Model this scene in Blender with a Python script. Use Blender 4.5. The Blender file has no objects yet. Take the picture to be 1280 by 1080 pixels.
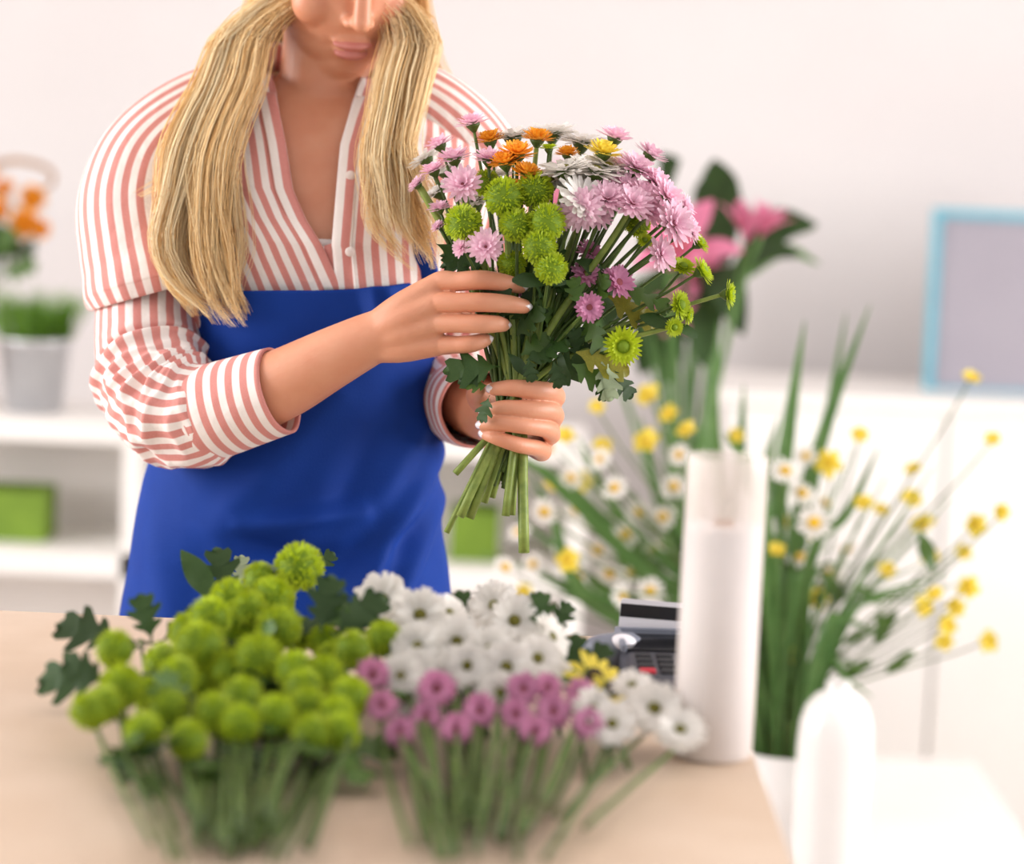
import bpy, bmesh, math, random
import numpy as np
from mathutils import Vector, Matrix, Quaternion, noise

rng = random.Random(7)
scene = bpy.context.scene
COL = scene.collection

# ------------------------------------------------------------------ camera
F_PX = 85.0 / 36.0 * 1280.0
PITCH, ROLL = math.radians(7.0), math.radians(2.5)
CAM = np.array([0.0, 0.0, 1.35])
_f = np.array([0, math.cos(PITCH), -math.sin(PITCH)])
_u0 = np.array([0, math.sin(PITCH), math.cos(PITCH)])
_r0 = np.array([1.0, 0, 0])
RIGHT = _r0 * math.cos(ROLL) + _u0 * math.sin(ROLL)
UP = _u0 * math.cos(ROLL) - _r0 * math.sin(ROLL)

def P(px, py, d):
    return CAM + d * (_f + RIGHT * ((px - 640.0) / F_PX) + UP * ((540.0 - py) / F_PX))

cam = bpy.data.cameras.new('camera')
cam.lens = 85.0; cam.sensor_width = 36.0; cam.sensor_fit = 'HORIZONTAL'
cam.dof.use_dof = True
cam.dof.focus_distance = 2.21
cam.dof.aperture_fstop = 2.5
cam.clip_start = 0.05
camo = bpy.data.objects.new('camera', cam)
COL.objects.link(camo)
M = Matrix.Identity(4)
for i in range(3):
    M[i][0] = RIGHT[i]; M[i][1] = UP[i]; M[i][2] = -_f[i]; M[i][3] = CAM[i]
camo.matrix_world = M
scene.camera = camo

# ------------------------------------------------------------------ world, lights, exposure
world = bpy.data.worlds.new('world'); scene.world = world
world.use_nodes = True
bg = world.node_tree.nodes['Background']
bg.inputs[0].default_value = (0.98, 0.985, 1.0, 1)
bg.inputs[1].default_value = 0.64

def area(name, loc, target, sx, sy, power, col=(1, 1, 1)):
    l = bpy.data.lights.new(name, 'AREA'); l.shape = 'RECTANGLE'; l.size = sx; l.size_y = sy
    l.energy = power; l.color = col
    o = bpy.data.objects.new(name, l); COL.objects.link(o); o.location = loc
    o.rotation_euler = (Vector(target) - Vector(loc)).to_track_quat('-Z', 'Y').to_euler()
    return o
# daylight standing just outside the openings of window_1 and window_2 in the side walls
area('window_left_offscreen', (-3.25, 2.15, 1.75), (0.0, 2.15, 1.75), 2.1, 1.9, 104, (1.0, 0.99, 0.985))
area('window_right_offscreen', (3.25, 2.15, 1.75), (0.0, 2.15, 1.75), 2.1, 1.9, 114, (1.0, 0.99, 0.985))

vs = scene.view_settings
vs.view_transform = 'Standard'; vs.look = 'None'; vs.gamma = 1.0; vs.use_curve_mapping = False
vs.exposure = 0.30

# ------------------------------------------------------------------ materials
def lin(h):
    h = h.lstrip('#'); o = []
    for i in (0, 2, 4):
        c = int(h[i:i + 2], 16) / 255.0
        o.append(c / 12.92 if c <= 0.04045 else ((c + 0.055) / 1.055) ** 2.4)
    return (*o, 1.0)

def mat(name, col, rough=0.55, col2=None, scale=40.0, bump=0.0, bscale=None, metal=0.0, sss=0.0, sssr=(1, .3, .15),
        spec=0.5, trans=0.0, coat=0.0, sheen=0.0, alpha=1.0, obj_var=0.0):
    m = bpy.data.materials.new(name); m.use_nodes = True
    nt = m.node_tree; n = nt.nodes; b = n['Principled BSDF']
    b.inputs['Base Color'].default_value = lin(col)
    b.inputs['Roughness'].default_value = rough
    b.inputs['Metallic'].default_value = metal
    b.inputs['Specular IOR Level'].default_value = spec
    b.inputs['Transmission Weight'].default_value = trans
    b.inputs['Coat Weight'].default_value = coat
    b.inputs['Sheen Weight'].default_value = sheen
    b.inputs['Alpha'].default_value = alpha
    if sss:
        b.inputs['Subsurface Weight'].default_value = sss
        b.inputs['Subsurface Radius'].default_value = sssr
        b.inputs['Subsurface Scale'].default_value = 0.006
    tc = n.new('ShaderNodeTexCoord')
    src = None
    if col2:
        ns = n.new('ShaderNodeTexNoise'); ns.inputs['Scale'].default_value = scale
        ns.inputs['Detail'].default_value = 3
        nt.links.new(tc.outputs['Object'], ns.inputs['Vector'])
        rp = n.new('ShaderNodeValToRGB')
        rp.color_ramp.elements[0].color = lin(col); rp.color_ramp.elements[1].color = lin(col2)
        rp.color_ramp.elements[0].position = 0.35; rp.color_ramp.elements[1].position = 0.65
        nt.links.new(ns.outputs['Fac'], rp.inputs['Fac'])
        src = rp.outputs['Color']
    if obj_var:
        oi = n.new('ShaderNodeObjectInfo'); hs = n.new('ShaderNodeHueSaturation')
        mr = n.new('ShaderNodeMapRange'); mr.inputs[3].default_value = 1 - obj_var; mr.inputs[4].default_value = 1 + obj_var
        nt.links.new(oi.outputs['Random'], mr.inputs[0]); nt.links.new(mr.outputs[0], hs.inputs['Value'])
        if src: nt.links.new(src, hs.inputs['Color'])
        else: hs.inputs['Color'].default_value = lin(col)
        src = hs.outputs['Color']
    if src: nt.links.new(src, b.inputs['Base Color'])
    if bump:
        nb = n.new('ShaderNodeTexNoise'); nb.inputs['Scale'].default_value = bscale or scale; nb.inputs['Detail'].default_value = 4
        nt.links.new(tc.outputs['Object'], nb.inputs['Vector'])
        bp = n.new('ShaderNodeBump'); bp.inputs['Strength'].default_value = bump; bp.inputs['Distance'].default_value = 0.004
        nt.links.new(nb.outputs['Fac'], bp.inputs['Height']); nt.links.new(bp.outputs[0], b.inputs['Normal'])
    return m

def leafy(name, col, col2, transl=0.35, rough=0.45, scale=60, obj_var=0.12):
    """petal / leaf: principled mixed with translucency"""
    m = mat(name, col, rough, col2, scale, obj_var=obj_var)
    nt = m.node_tree; b = nt.nodes['Principled BSDF']; out = nt.nodes['Material Output']
    t = nt.nodes.new('ShaderNodeBsdfTranslucent'); mx = nt.nodes.new('ShaderNodeMixShader')
    mx.inputs[0].default_value = transl
    lk = [l for l in nt.links if l.to_socket == b.inputs['Base Color']][0].from_socket
    nt.links.new(lk, t.inputs['Color'])
    nt.links.new(b.outputs[0], mx.inputs[1]); nt.links.new(t.outputs[0], mx.inputs[2]); nt.links.new(mx.outputs[0], out.inputs[0])
    return m

def stripe_mat(name, pink, white, period, duty=0.5, axis='X'):
    m = mat(name, white, 0.85, sheen=0.15, spec=0.2)
    nt = m.node_tree; n = nt.nodes; b = n['Principled BSDF']
    uv = n.new('ShaderNodeUVMap'); sp = n.new('ShaderNodeSeparateXYZ'); nt.links.new(uv.outputs[0], sp.inputs[0])
    d = n.new('ShaderNodeMath'); d.operation = 'DIVIDE'; d.inputs[1].default_value = period
    nt.links.new(sp.outputs[axis], d.inputs[0])
    fr = n.new('ShaderNodeMath'); fr.operation = 'FRACT'; nt.links.new(d.outputs[0], fr.inputs[0])
    pp = n.new('ShaderNodeMath'); pp.operation = 'PINGPONG'; pp.inputs[1].default_value = 0.5; nt.links.new(fr.outputs[0], pp.inputs[0])
    mr = n.new('ShaderNodeMapRange'); mr.inputs[1].default_value = 0.25 - 0.03 + (duty - .5) / 2; mr.inputs[2].default_value = 0.25 + 0.03 + (duty - .5) / 2
    nt.links.new(pp.outputs[0], mr.inputs[0])
    wv = n.new('ShaderNodeTexNoise'); wv.inputs['Scale'].default_value = 900; nt.links.new(uv.outputs[0], wv.inputs['Vector'])
    mx = n.new('ShaderNodeMix'); mx.data_type = 'RGBA'
    mx.inputs[6].default_value = lin(pink); mx.inputs[7].default_value = lin(white)
    nt.links.new(mr.outputs[0], mx.inputs[0])
    mul = n.new('ShaderNodeMix'); mul.data_type = 'RGBA'; mul.blend_type = 'OVERLAY'; mul.inputs[0].default_value = 0.18
    nt.links.new(mx.outputs[2], mul.inputs[6]); nt.links.new(wv.outputs['Fac'], mul.inputs[7])
    nt.links.new(mul.outputs[2], b.inputs['Base Color'])
    nb = n.new('ShaderNodeTexNoise'); nb.inputs['Scale'].default_value = 60; nb.inputs['Detail'].default_value = 3
    tc = n.new('ShaderNodeTexCoord'); nt.links.new(tc.outputs['Object'], nb.inputs['Vector'])
    bp = n.new('ShaderNodeBump'); bp.inputs['Strength'].default_value = 0.35; bp.inputs['Distance'].default_value = 0.006
    nt.links.new(nb.outputs['Fac'], bp.inputs['Height']); nt.links.new(bp.outputs[0], b.inputs['Normal'])
    return m

MT = dict(
    wall=mat('wall_paint', '#dcd7d6', 0.9, '#d9d3d2', 2.0),
    floor=mat('floor_laminate', '#cfc4ba', 0.5, '#c2b5a9', 6.0),
    white=mat('white_lacquer', '#f0ece8', 0.45, '#ede8e3', 3.0),
    shelfback=mat('shelf_back_panel', '#ece6e2', 0.8, '#e8e1dd', 3.0),
    table=mat('pale_wood', '#d9c2ac', 0.55, '#d0b79f', 9.0, bump=0.05),
    skin=mat('skin', '#da9a7a', 0.46, '#d48e6d', 22.0, bump=0.08, bscale=420, sss=0.12),
    lips=mat('lips', '#d08478', 0.45, '#c8796e', 90.0),
    nail=mat('nail_polish', '#e9dce0', 0.12, '#f2e9ec', 60.0, coat=0.6),
    shirt=stripe_mat('striped_cotton', '#d68e86', '#f5ece7', 0.0150, 0.5),
    cuff=stripe_mat('striped_cotton_cuff', '#d68e86', '#f5ece7', 0.0150, 0.5, 'Y'),
    undershirt=mat('undershirt_cotton', '#efe3de', 0.9, '#e6d8d3', 80),
    apron=mat('blue_apron_cloth', '#10398f', 0.7, '#0e3486', 12.0, bump=0.12, bscale=500, sheen=0.0, spec=0.15),
    trouser=mat('dark_trouser_cloth', '#2a2f3a', 0.9, '#242932', 30),
    button=mat('pearl_button', '#efe2dc', 0.3, '#e4d6d0', 80),
    brow=mat('brow_hair', '#8a6238', 0.7, '#7a5630', 200),
    sole=mat('shoe_leather', '#3a2d28', 0.5, '#302521', 40),
    stem=leafy('green_stem', '#58702a', '#41581d', 0.1, 0.5, 90, 0.22),
    stemcut=leafy('pale_cut_stem', '#8fa04a', '#74883a', 0.15, 0.5, 90, 0.1),
    leaf=leafy('dark_leaf', '#33511c', '#253f13', 0.25, 0.6, 90, 0.25),
    leafmid=leafy('mid_leaf', '#56762f', '#446325', 0.3, 0.45, 90, 0.2),
    leafpale=leafy('pale_leaf_underside', '#a9b596', '#8fa07c', 0.35, 0.6, 90, 0.1),
    leafolive=leafy('olive_leaf', '#97922f', '#7c7a28', 0.4, 0.5, 70, 0.1),
    green=leafy('lime_petal', '#bfcf27', '#a8bb1a', 0.35, 0.6, 150, 0.12),
    greencore=leafy('lime_centre', '#6f8d12', '#8aa61a', 0.2, 0.7, 300, 0.1),
    pink=leafy('pink_petal', '#fae0ea', '#f3bfd6', 0.35, 0.6, 120, 0.07),
    mauve=leafy('mauve_petal', '#e0a3c2', '#cf82ac', 0.35, 0.6, 120, 0.1),
    pinkcore=leafy('rose_centre', '#a8486f', '#8f5a3a', 0.1, 0.8, 300, 0.1),
    whitep=leafy('white_petal', '#f6f2ee', '#efeae2', 0.3, 0.6, 60, 0.03),
    olivec=leafy('olive_centre', '#7a7420', '#5d5a18', 0.1, 0.8, 300, 0.1),
    orange=leafy('orange_petal', '#f9bb40', '#f4a428', 0.35, 0.6, 120, 0.08),
    yellow=leafy('yellow_petal', '#f5e462', '#efd748', 0.4, 0.6, 120, 0.08),
    yellowc=leafy('yellow_centre', '#e6bc2a', '#d2a41c', 0.1, 0.8, 300, 0.08),
    lily=leafy('lily_petal', '#e58fae', '#de789d', 0.4, 0.55, 30, 0.1),
    grass=leafy('grass_blade', '#6f9a33', '#557d24', 0.35, 0.5, 60, 0.2),
    sword=leafy('sword_leaf', '#6f9650', '#5c8742', 0.35, 0.45, 25, 0.15),
    zinc=mat('zinc_pot', '#e2e3e6', 0.3, '#d8d9dd', 20, metal=0.6),
    ceramic=mat('white_ceramic', '#f3efec', 0.2, '#f0ebe8', 10, coat=0.3),
    greenbox=mat('green_paper', '#76942a', 0.7, '#698723', 20),
    soil=mat('soil', '#4a3826', 0.95, '#382a1c', 60),
    teal=mat('teal_frame_paint', '#6db0c2', 0.5, '#64a8bb', 20),
    board=mat('grey_board', '#a09aa3', 0.7, '#99939d', 3),
    twig=mat('brown_twig', '#b08a6c', 0.8, '#9a7558', 60),
    paper=mat('white_wrapping_paper', '#fbf9fb', 0.5, '#f8f6f8', 12),
    card_core=mat('cardboard_core', '#b98e6d', 0.85, '#a97e5e', 40),
    pos=mat('grey_plastic', '#7b7f8c', 0.4, '#757986', 30, spec=0.6),
    posdark=mat('dark_plastic', '#474750', 0.45, '#414149', 30),
    screen=mat('dark_screen', '#17171b', 0.15, '#141418', 10),
    key=mat('black_rubber_key', '#222227', 0.5, '#1d1d22', 60),
    keyred=mat('red_rubber_key', '#c5283a', 0.5, '#b92335', 60),
    cardw=mat('card_plastic', '#f0ebf0', 0.35, '#ebe6eb', 10),
    stripe=mat('magnetic_stripe', '#0d0c14', 0.3, '#0b0a11', 10),
    blue=mat('blue_ribbon', '#3f8fc0', 0.35, '#3682b3', 40),
)

def film_mat():
    m = bpy.data.materials.new('clear_wrap_film'); m.use_nodes = True
    nt = m.node_tree; n = nt.nodes; out = n['Material Output']
    b = n['Principled BSDF']; b.inputs['Base Color'].default_value = lin('#f5eeea'); b.inputs['Roughness'].default_value = 0.25
    ns = n.new('ShaderNodeTexNoise'); ns.inputs['Scale'].default_value = 30
    tc = n.new('ShaderNodeTexCoord'); nt.links.new(tc.outputs['Object'], ns.inputs['Vector'])
    rp = n.new('ShaderNodeMapRange'); rp.inputs[3].default_value = 0.52; rp.inputs[4].default_value = 0.66
    nt.links.new(ns.outputs['Fac'], rp.inputs[0])
    t = n.new('ShaderNodeBsdfTransparent'); tl = n.new('ShaderNodeBsdfTranslucent'); tl.inputs[0].default_value = lin('#efdfd6')
    a = n.new('ShaderNodeMixShader'); a.inputs[0].default_value = 0.4
    nt.links.new(b.outputs[0], a.inputs[1]); nt.links.new(tl.outputs[0], a.inputs[2])
    mx = n.new('ShaderNodeMixShader'); nt.links.new(rp.outputs[0], mx.inputs[0])
    nt.links.new(t.outputs[0], mx.inputs[1]); nt.links.new(a.outputs[0], mx.inputs[2]); nt.links.new(mx.outputs[0], out.inputs[0])
    return m
MT['film'] = film_mat()

def hair_mat():
    m = mat('blonde_hair', '#e2b566', 0.42, spec=0.45)
    nt = m.node_tree; n = nt.nodes; b = n['Principled BSDF']
    at = n.new('ShaderNodeAttribute'); at.attribute_name = 'tone'
    rp = n.new('ShaderNodeValToRGB'); e = rp.color_ramp.elements
    e[0].position = 0.0; e[0].color = lin('#d6a05c'); e[1].position = 1.0; e[1].color = lin('#ffedc4')
    k = e.new(0.45); k.color = lin('#fad08e')
    nt.links.new(at.outputs['Fac'], rp.inputs[0]); nt.links.new(rp.outputs[0], b.inputs['Base Color'])
    return m
MT['hair'] = hair_mat()

# ------------------------------------------------------------------ mesh helpers
class MB:
    def __init__(s): s.v = []; s.f = []; s.uv = []; s.n = 0
    def add(s, v, f, uv=None):
        v = np.asarray(v, float); o = s.n
        s.v.append(v); s.f += [tuple(i + o for i in q) for q in f]; s.n += len(v)
        s.uv.append(np.zeros((len(v), 2)) if uv is None else np.asarray(uv, float))
        return s
    def verts(s): return np.concatenate(s.v) if s.v else np.zeros((0, 3))
    def uvs(s): return np.concatenate(s.uv)

def mesh(name, v, f, m, smooth=True, uv=None, sharp=None):
    me = bpy.data.meshes.new(name)
    me.from_pydata([tuple(x) for x in v], [], f)
    if isinstance(m, (list, tuple)):
        for q in m: me.materials.append(q)
    elif m: me.materials.append(m)
    if smooth: me.polygons.foreach_set('use_smooth', np.ones(len(me.polygons), bool))
    if uv is not None:
        li = np.zeros(len(me.loops), np.int32); me.loops.foreach_get('vertex_index', li)
        l = me.uv_layers.new(name='UVMap'); l.data.foreach_set('uv', np.asarray(uv)[li].ravel())
    me.update()
    return me

def obj(name, me, parent=None, loc=None, rot=None, scale=None):
    o = bpy.data.objects.new(name, me); COL.objects.link(o)
    if parent is not None: o.parent = parent
    if loc is not None: o.location = tuple(loc)
    if rot is not None: o.rotation_mode = 'QUATERNION'; o.rotation_quaternion = rot
    if scale is not None: o.scale = (scale,) * 3 if isinstance(scale, (int, float)) else scale
    return o

def mobj(name, mb, m, parent=None, loc=None, smooth=True, uv=False):
    """mesh object from an MB given in world space; loc = origin"""
    v = mb.verts()
    if loc is None: loc = np.zeros(3)
    off = np.asarray(loc, float)
    par = np.array(parent['_w']) if (parent is not None and '_w' in parent) else np.zeros(3)
    o = obj(name, mesh(name, v - off, mb.f, m, smooth, mb.uvs() if uv else None), parent, off - par)
    o['_w'] = [float(x) for x in off]
    return o

def thing(name, label, cat, loc=(0, 0, 0), group=None):
    o = bpy.data.objects.new(name, None); COL.objects.link(o)
    o.location = tuple(loc); o.empty_display_size = 0.02
    o['label'] = label; o['category'] = cat
    if group: o['group'] = group
    o['_w'] = [float(x) for x in loc]
    return o

def tag(o, label, cat, group=None):
    o['label'] = label; o['category'] = cat
    if group: o['group'] = group
    return o

def crom(pts, m):
    """Catmull-Rom resample (pts: N x k) to m rows"""
    p = np.asarray(pts, float); n = len(p)
    if n == 2:
        t = np.linspace(0, 1, m)[:, None]; return p[0] * (1 - t) + p[1] * t
    e = np.vstack([2 * p[0] - p[1], p, 2 * p[-1] - p[-2]])
    out = []
    for t in np.linspace(0, n - 1 - 1e-9, m):
        i = int(t); u = t - i
        a, b, c, d = e[i], e[i + 1], e[i + 2], e[i + 3]
        out.append(0.5 * ((2 * b) + (c - a) * u + (2 * a - 5 * b + 4 * c - d) * u * u + (3 * b - a - 3 * c + d) * u ** 3))
    return np.array(out)

def nrm(v): 
    v = np.asarray(v, float); l = np.linalg.norm(v)
    return v / l if l > 1e-12 else v

def frames(c, ref=None):
    n = len(c); T = np.gradient(c, axis=0); T /= np.linalg.norm(T, axis=1)[:, None] + 1e-12
    if ref is None:
        ref = np.array([0, 0, 1.0]) if abs(T[0][2]) < 0.9 else np.array([1.0, 0, 0])
    A = np.zeros((n, 3)); a = np.asarray(ref, float)
    for i in range(n):
        a = nrm(a - T[i] * np.dot(a, T[i])); A[i] = a
    B = np.cross(T, A)
    return T, A, B

def ringfaces(N, n, closed=True):
    f = []
    for i in range(N - 1):
        for j in range(n if closed else n - 1):
            k = (j + 1) % n
            f.append((i * n + j, i * n + k, (i + 1) * n + k, (i + 1) * n + j))
    return f

def tube(mb, pts, rad, n=6, m=None, ref=None, flat=1.0, caps='flat', spline=True):
    """swept tube; rad list matched to pts; caps: None | 'flat' | 'round'"""
    p = np.asarray(pts, float); r = np.asarray(rad if np.ndim(rad) else [rad] * len(p), float)
    if spline:
        q = crom(np.hstack([p, r[:, None]]), m or max(2, len(p) * 4)); c, r = q[:, :3], np.maximum(q[:, 3], 1e-5)
    else: c = p
    if caps == 'round':
        T, _, _ = frames(c, ref)
        k = 4
        h0 = [(c[0] - T[0] * r[0] * math.sin(a), r[0] * math.cos(a)) for a in np.linspace(math.pi / 2 * .97, math.pi / 2 / k, k)]
        h1 = [(c[-1] + T[-1] * r[-1] * math.sin(a), r[-1] * math.cos(a)) for a in np.linspace(math.pi / 2 / k, math.pi / 2 * .97, k)]
        c = np.vstack([[x[0] for x in h0], c, [x[0] for x in h1]]); r = np.concatenate([[x[1] for x in h0], r, [x[1] for x in h1]])
    T, A, B = frames(c, ref)
    an = np.arange(n) / n * 2 * math.pi
    V = c[:, None, :] + r[:, None, None] * (np.cos(an)[None, :, None] * A[:, None, :] + flat * np.sin(an)[None, :, None] * B[:, None, :])
    N = len(c); f = ringfaces(N, n)
    if caps: f += [tuple(range(n - 1, -1, -1)), tuple((N - 1) * n + j for j in range(n))]
    mb.add(V.reshape(-1, 3), f)
    return mb

def ellipsoid(mb, c, r, R=None, nu=14, nv=10):
    v = []; f = []
    for i in range(1, nv):
        a = math.pi * i / nv
        for j in range(nu):
            b = 2 * math.pi * j / nu
            v.append((math.sin(a) * math.cos(b), math.sin(a) * math.sin(b), math.cos(a)))
    f = [(q[3], q[2], q[1], q[0]) for q in ringfaces(nv - 1, nu)]
    f = [tuple(reversed(q)) for q in f]
    v += [(0, 0, 1), (0, 0, -1)]; t = len(v) - 2
    f = [(i * nu + j, (i + 1) * nu + j, (i + 1) * nu + (j + 1) % nu, i * nu + (j + 1) % nu) for i in range(nv - 2) for j in range(nu)]
    f += [(t, j, (j + 1) % nu) for j in range(nu)]
    f += [(t + 1, (nv - 2) * nu + (j + 1) % nu, (nv - 2) * nu + j) for j in range(nu)]
    v = np.array(v) * np.asarray(r)
    if R is not None: v = v @ np.asarray(R).T
    mb.add(v + np.asarray(c), f); return mb

def box(mb, lo, hi, R=None, c=None):
    x0, y0, z0 = lo; x1, y1, z1 = hi
    v = np.array([(x0, y0, z0), (x1, y0, z0), (x1, y1, z0), (x0, y1, z0), (x0, y0, z1), (x1, y0, z1), (x1, y1, z1), (x0, y1, z1)], float)
    if R is not None: v = v @ np.asarray(R).T
    if c is not None: v = v + np.asarray(c)
    mb.add(v, [(3, 2, 1, 0), (4, 5, 6, 7), (0, 1, 5, 4), (1, 2, 6, 5), (2, 3, 7, 6), (3, 0, 4, 7)]); return mb

def bevel(o, w, seg=2):
    md = o.modifiers.new('bevel', 'BEVEL'); md.width = w; md.segments = seg; md.limit_method = 'ANGLE'
    return o

def lathe(mb, prof, c=(0, 0, 0), n=32, close=False):
    v = []
    for r, z in prof:
        for j in range(n):
            a = 2 * math.pi * j / n; v.append((r * math.cos(a), r * math.sin(a), z))
    f = ringfaces(len(prof), n)
    if close: f += [tuple(range(n - 1, -1, -1)), tuple((len(prof) - 1) * n + j for j in range(n))]
    mb.add(np.array(v) + np.asarray(c), f); return mb

def remesh(mb, voxel, it):
    me = mesh('tmp', mb.verts(), mb.f, None, False)
    bm = bmesh.new(); bm.from_mesh(me); bmesh.ops.recalc_face_normals(bm, faces=bm.faces); bm.to_mesh(me); bm.free()
    o = bpy.data.objects.new('tmp', me); COL.objects.link(o)
    r = o.modifiers.new('r', 'REMESH'); r.mode = 'VOXEL'; r.voxel_size = voxel
    s = o.modifiers.new('s', 'SMOOTH'); s.factor = 0.5; s.iterations = it
    dg = bpy.context.evaluated_depsgraph_get()
    e = bpy.data.meshes.new_from_object(o.evaluated_get(dg))
    v = np.zeros(len(e.vertices) * 3); e.vertices.foreach_get('co', v)
    f = [tuple(p.vertices) for p in e.polygons]
    bpy.data.objects.remove(o); bpy.data.meshes.remove(me); bpy.data.meshes.remove(e)
    return v.reshape(-1, 3), f

def nz(x, y, z=0.0): return noise.noise(Vector((x, y, z)))

TABLE_Z = 0.90
def on_height(px, py, h):
    """world point on the pixel's sight line at height h above the table top"""
    a = P(px, py, 1.0) - CAM
    return CAM + a * ((TABLE_Z + h - CAM[2]) / a[2])
def px2m(px, d): return px * d / F_PX

# ================================================================== SETTING
def structure(name, mb, m, smooth=False):
    o = mobj(name, mb, m, smooth=smooth); o['kind'] = 'structure'; return o
structure('floor', box(MB(), (-3.2, -1.0, -0.05), (3.2, 5.2, 0.0)), MT['floor'])
structure('wall_back', box(MB(), (-3.2, 5.1, 0.0), (3.2, 5.2, 3.0)), MT['wall'])
structure('ceiling', box(MB(), (-3.2, 0.2, 3.0), (3.2, 5.2, 3.05)), MT['wall'])
structure('baseboard_back', box(MB(), (-3.2, 5.08, 0.0), (3.2, 5.1, 0.09)), MT['white'])
for nm, x0, x1, fx in (('left', -3.2, -3.1, -3.1), ('right', 3.1, 3.2, 3.1)):
    w = MB()
    box(w, (x0, 0.2, 0.0), (x1, 5.1, 0.75)); box(w, (x0, 0.2, 2.75), (x1, 5.1, 3.0))
    box(w, (x0, 0.2, 0.75), (x1, 1.0, 2.75)); box(w, (x0, 3.3, 0.75), (x1, 5.1, 2.75))
    structure('wall_' + nm, w, MT['wall'])
    fr = MB()
    for y in (1.0, 2.12, 3.24): box(fr, (x0, y, 0.75), (x1, y + 0.06, 2.75))
    for z in (0.75, 2.69): box(fr, (x0, 1.0, z), (x1, 3.3, z + 0.06))
    structure('window_1' if nm == 'left' else 'window_2', fr, MT['white'])

# ================================================================== WORK TABLE
TY0, TY1, TX1 = 1.02, 2.165, 0.19
tb = thing('work_table', 'pale wooden work table strewn with cut flowers', 'table', (-.5, 1.6, 0))
mobj('table_top', box(MB(), (-1.25, TY0, TABLE_Z - 0.035), (TX1, TY1, TABLE_Z)), MT['table'], tb, smooth=False)
for x in (-1.2, TX1 - 0.11):
    for y in (TY0 + 0.04, TY1 - 0.10):
        mobj('leg', box(MB(), (x, y, 0), (x + 0.06, y + 0.06, TABLE_Z - 0.035)), MT['table'], tb, smooth=False)
for y in (TY0 + 0.05, TY1 - 0.08):
    mobj('rail', box(MB(), (-1.14, y, TABLE_Z - 0.125), (TX1 - 0.11, y + 0.025, TABLE_Z - 0.035)), MT['table'], tb, smooth=False)

# ================================================================== PERSON
def pp(l): return [P(*q) for q in l]
person = thing('person', 'woman in a pink striped shirt and blue apron arranging a bouquet', 'person', (P(390, 700, 2.45)[0], P(390, 700, 2.45)[1], 0))

def hand_limb(mb, pts, rad, n=14, m=None, **k):
    return tube(mb, pp(pts), rad, n=n, m=m or len(pts) * 6, caps='round', **k)

arm_v, arm_f = [], []
# --- right forearm and hand (on the picture's left)
hb = MB()
def palm_pass(mb):
    v, f = remesh(mb, 0.0018, 16); return MB().add(v, f)
hand_limb(hb, [(228, 518, 2.312), (290, 505, 2.285), (351, 481, 2.262), (410, 450, 2.245), (466, 422, 2.233), (502, 409, 2.225), (530, 398, 2.217)], [.031, .035, .0335, .029, .0243, .0215, .014], n=26)
W = [(452, 420, 2.232), (450, 424, 2.231), (452, 430, 2.232), (455, 436, 2.235)]
K = [(549, 353, 2.206), (546, 379, 2.202), (546, 404, 2.206), (549, 431, 2.213)]
for a, b in zip(W, K):
    mid = tuple((a[i] + b[i]) / 2 - (0.002 if i == 2 else 0) for i in range(3))
    hand_limb(hb, [a, mid, b], [.013, .0150, .0106], n=14)
for i in range(3):                                     # webs between the metacarpals
    a = tuple((W[i][k] + W[i + 1][k]) / 2 for k in range(3)); b = tuple((K[i][k] + K[i + 1][k]) / 2 + (0.004 if k == 2 else -7 if k == 0 else 0) for k in range(3))
    hand_limb(hb, [a, b], [.013, .0093], n=12)
hb = palm_pass(hb)
def inner(k, w): return tuple(k[i] * .72 + w[i] * .28 + (.002 if i == 2 else 0) for i in range(3))
RF = [
    ([K[0], (572, 352, 2.198), (601, 350, 2.190), (628, 353, 2.196), (650, 358, 2.206)], [.0100, .0090, .0090, .0082, .0066]),
    ([K[1], (574, 378, 2.192), (606, 378, 2.186), (636, 380, 2.190), (655, 383, 2.197)], [.0100, .0090, .0089, .0082, .0068]),
    ([K[2], (572, 404, 2.196), (601, 405, 2.189), (620, 405, 2.193), (629, 406, 2.200)], [.0099, .0088, .0087, .0079, .0066]),
    ([K[3], (570, 431, 2.205), (588, 430, 2.199), (600, 427, 2.201), (607, 425, 2.206)], [.0096, .0083, .0081, .0073, .0060]),
]
for (p, r), w in zip(RF, W): hand_limb(hb, [inner(p[0], w)] + p, [.0085] + r, n=18, m=32)
hand_limb(hb, [(478, 425, 2.250), (520, 410, 2.272), (568, 396, 2.270), (604, 392, 2.258)], [.017, .0125, .0095, .0075], n=14)
v, f = remesh(hb, 0.0009, 5); arm_v.append(v); arm_f.append(f)

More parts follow.
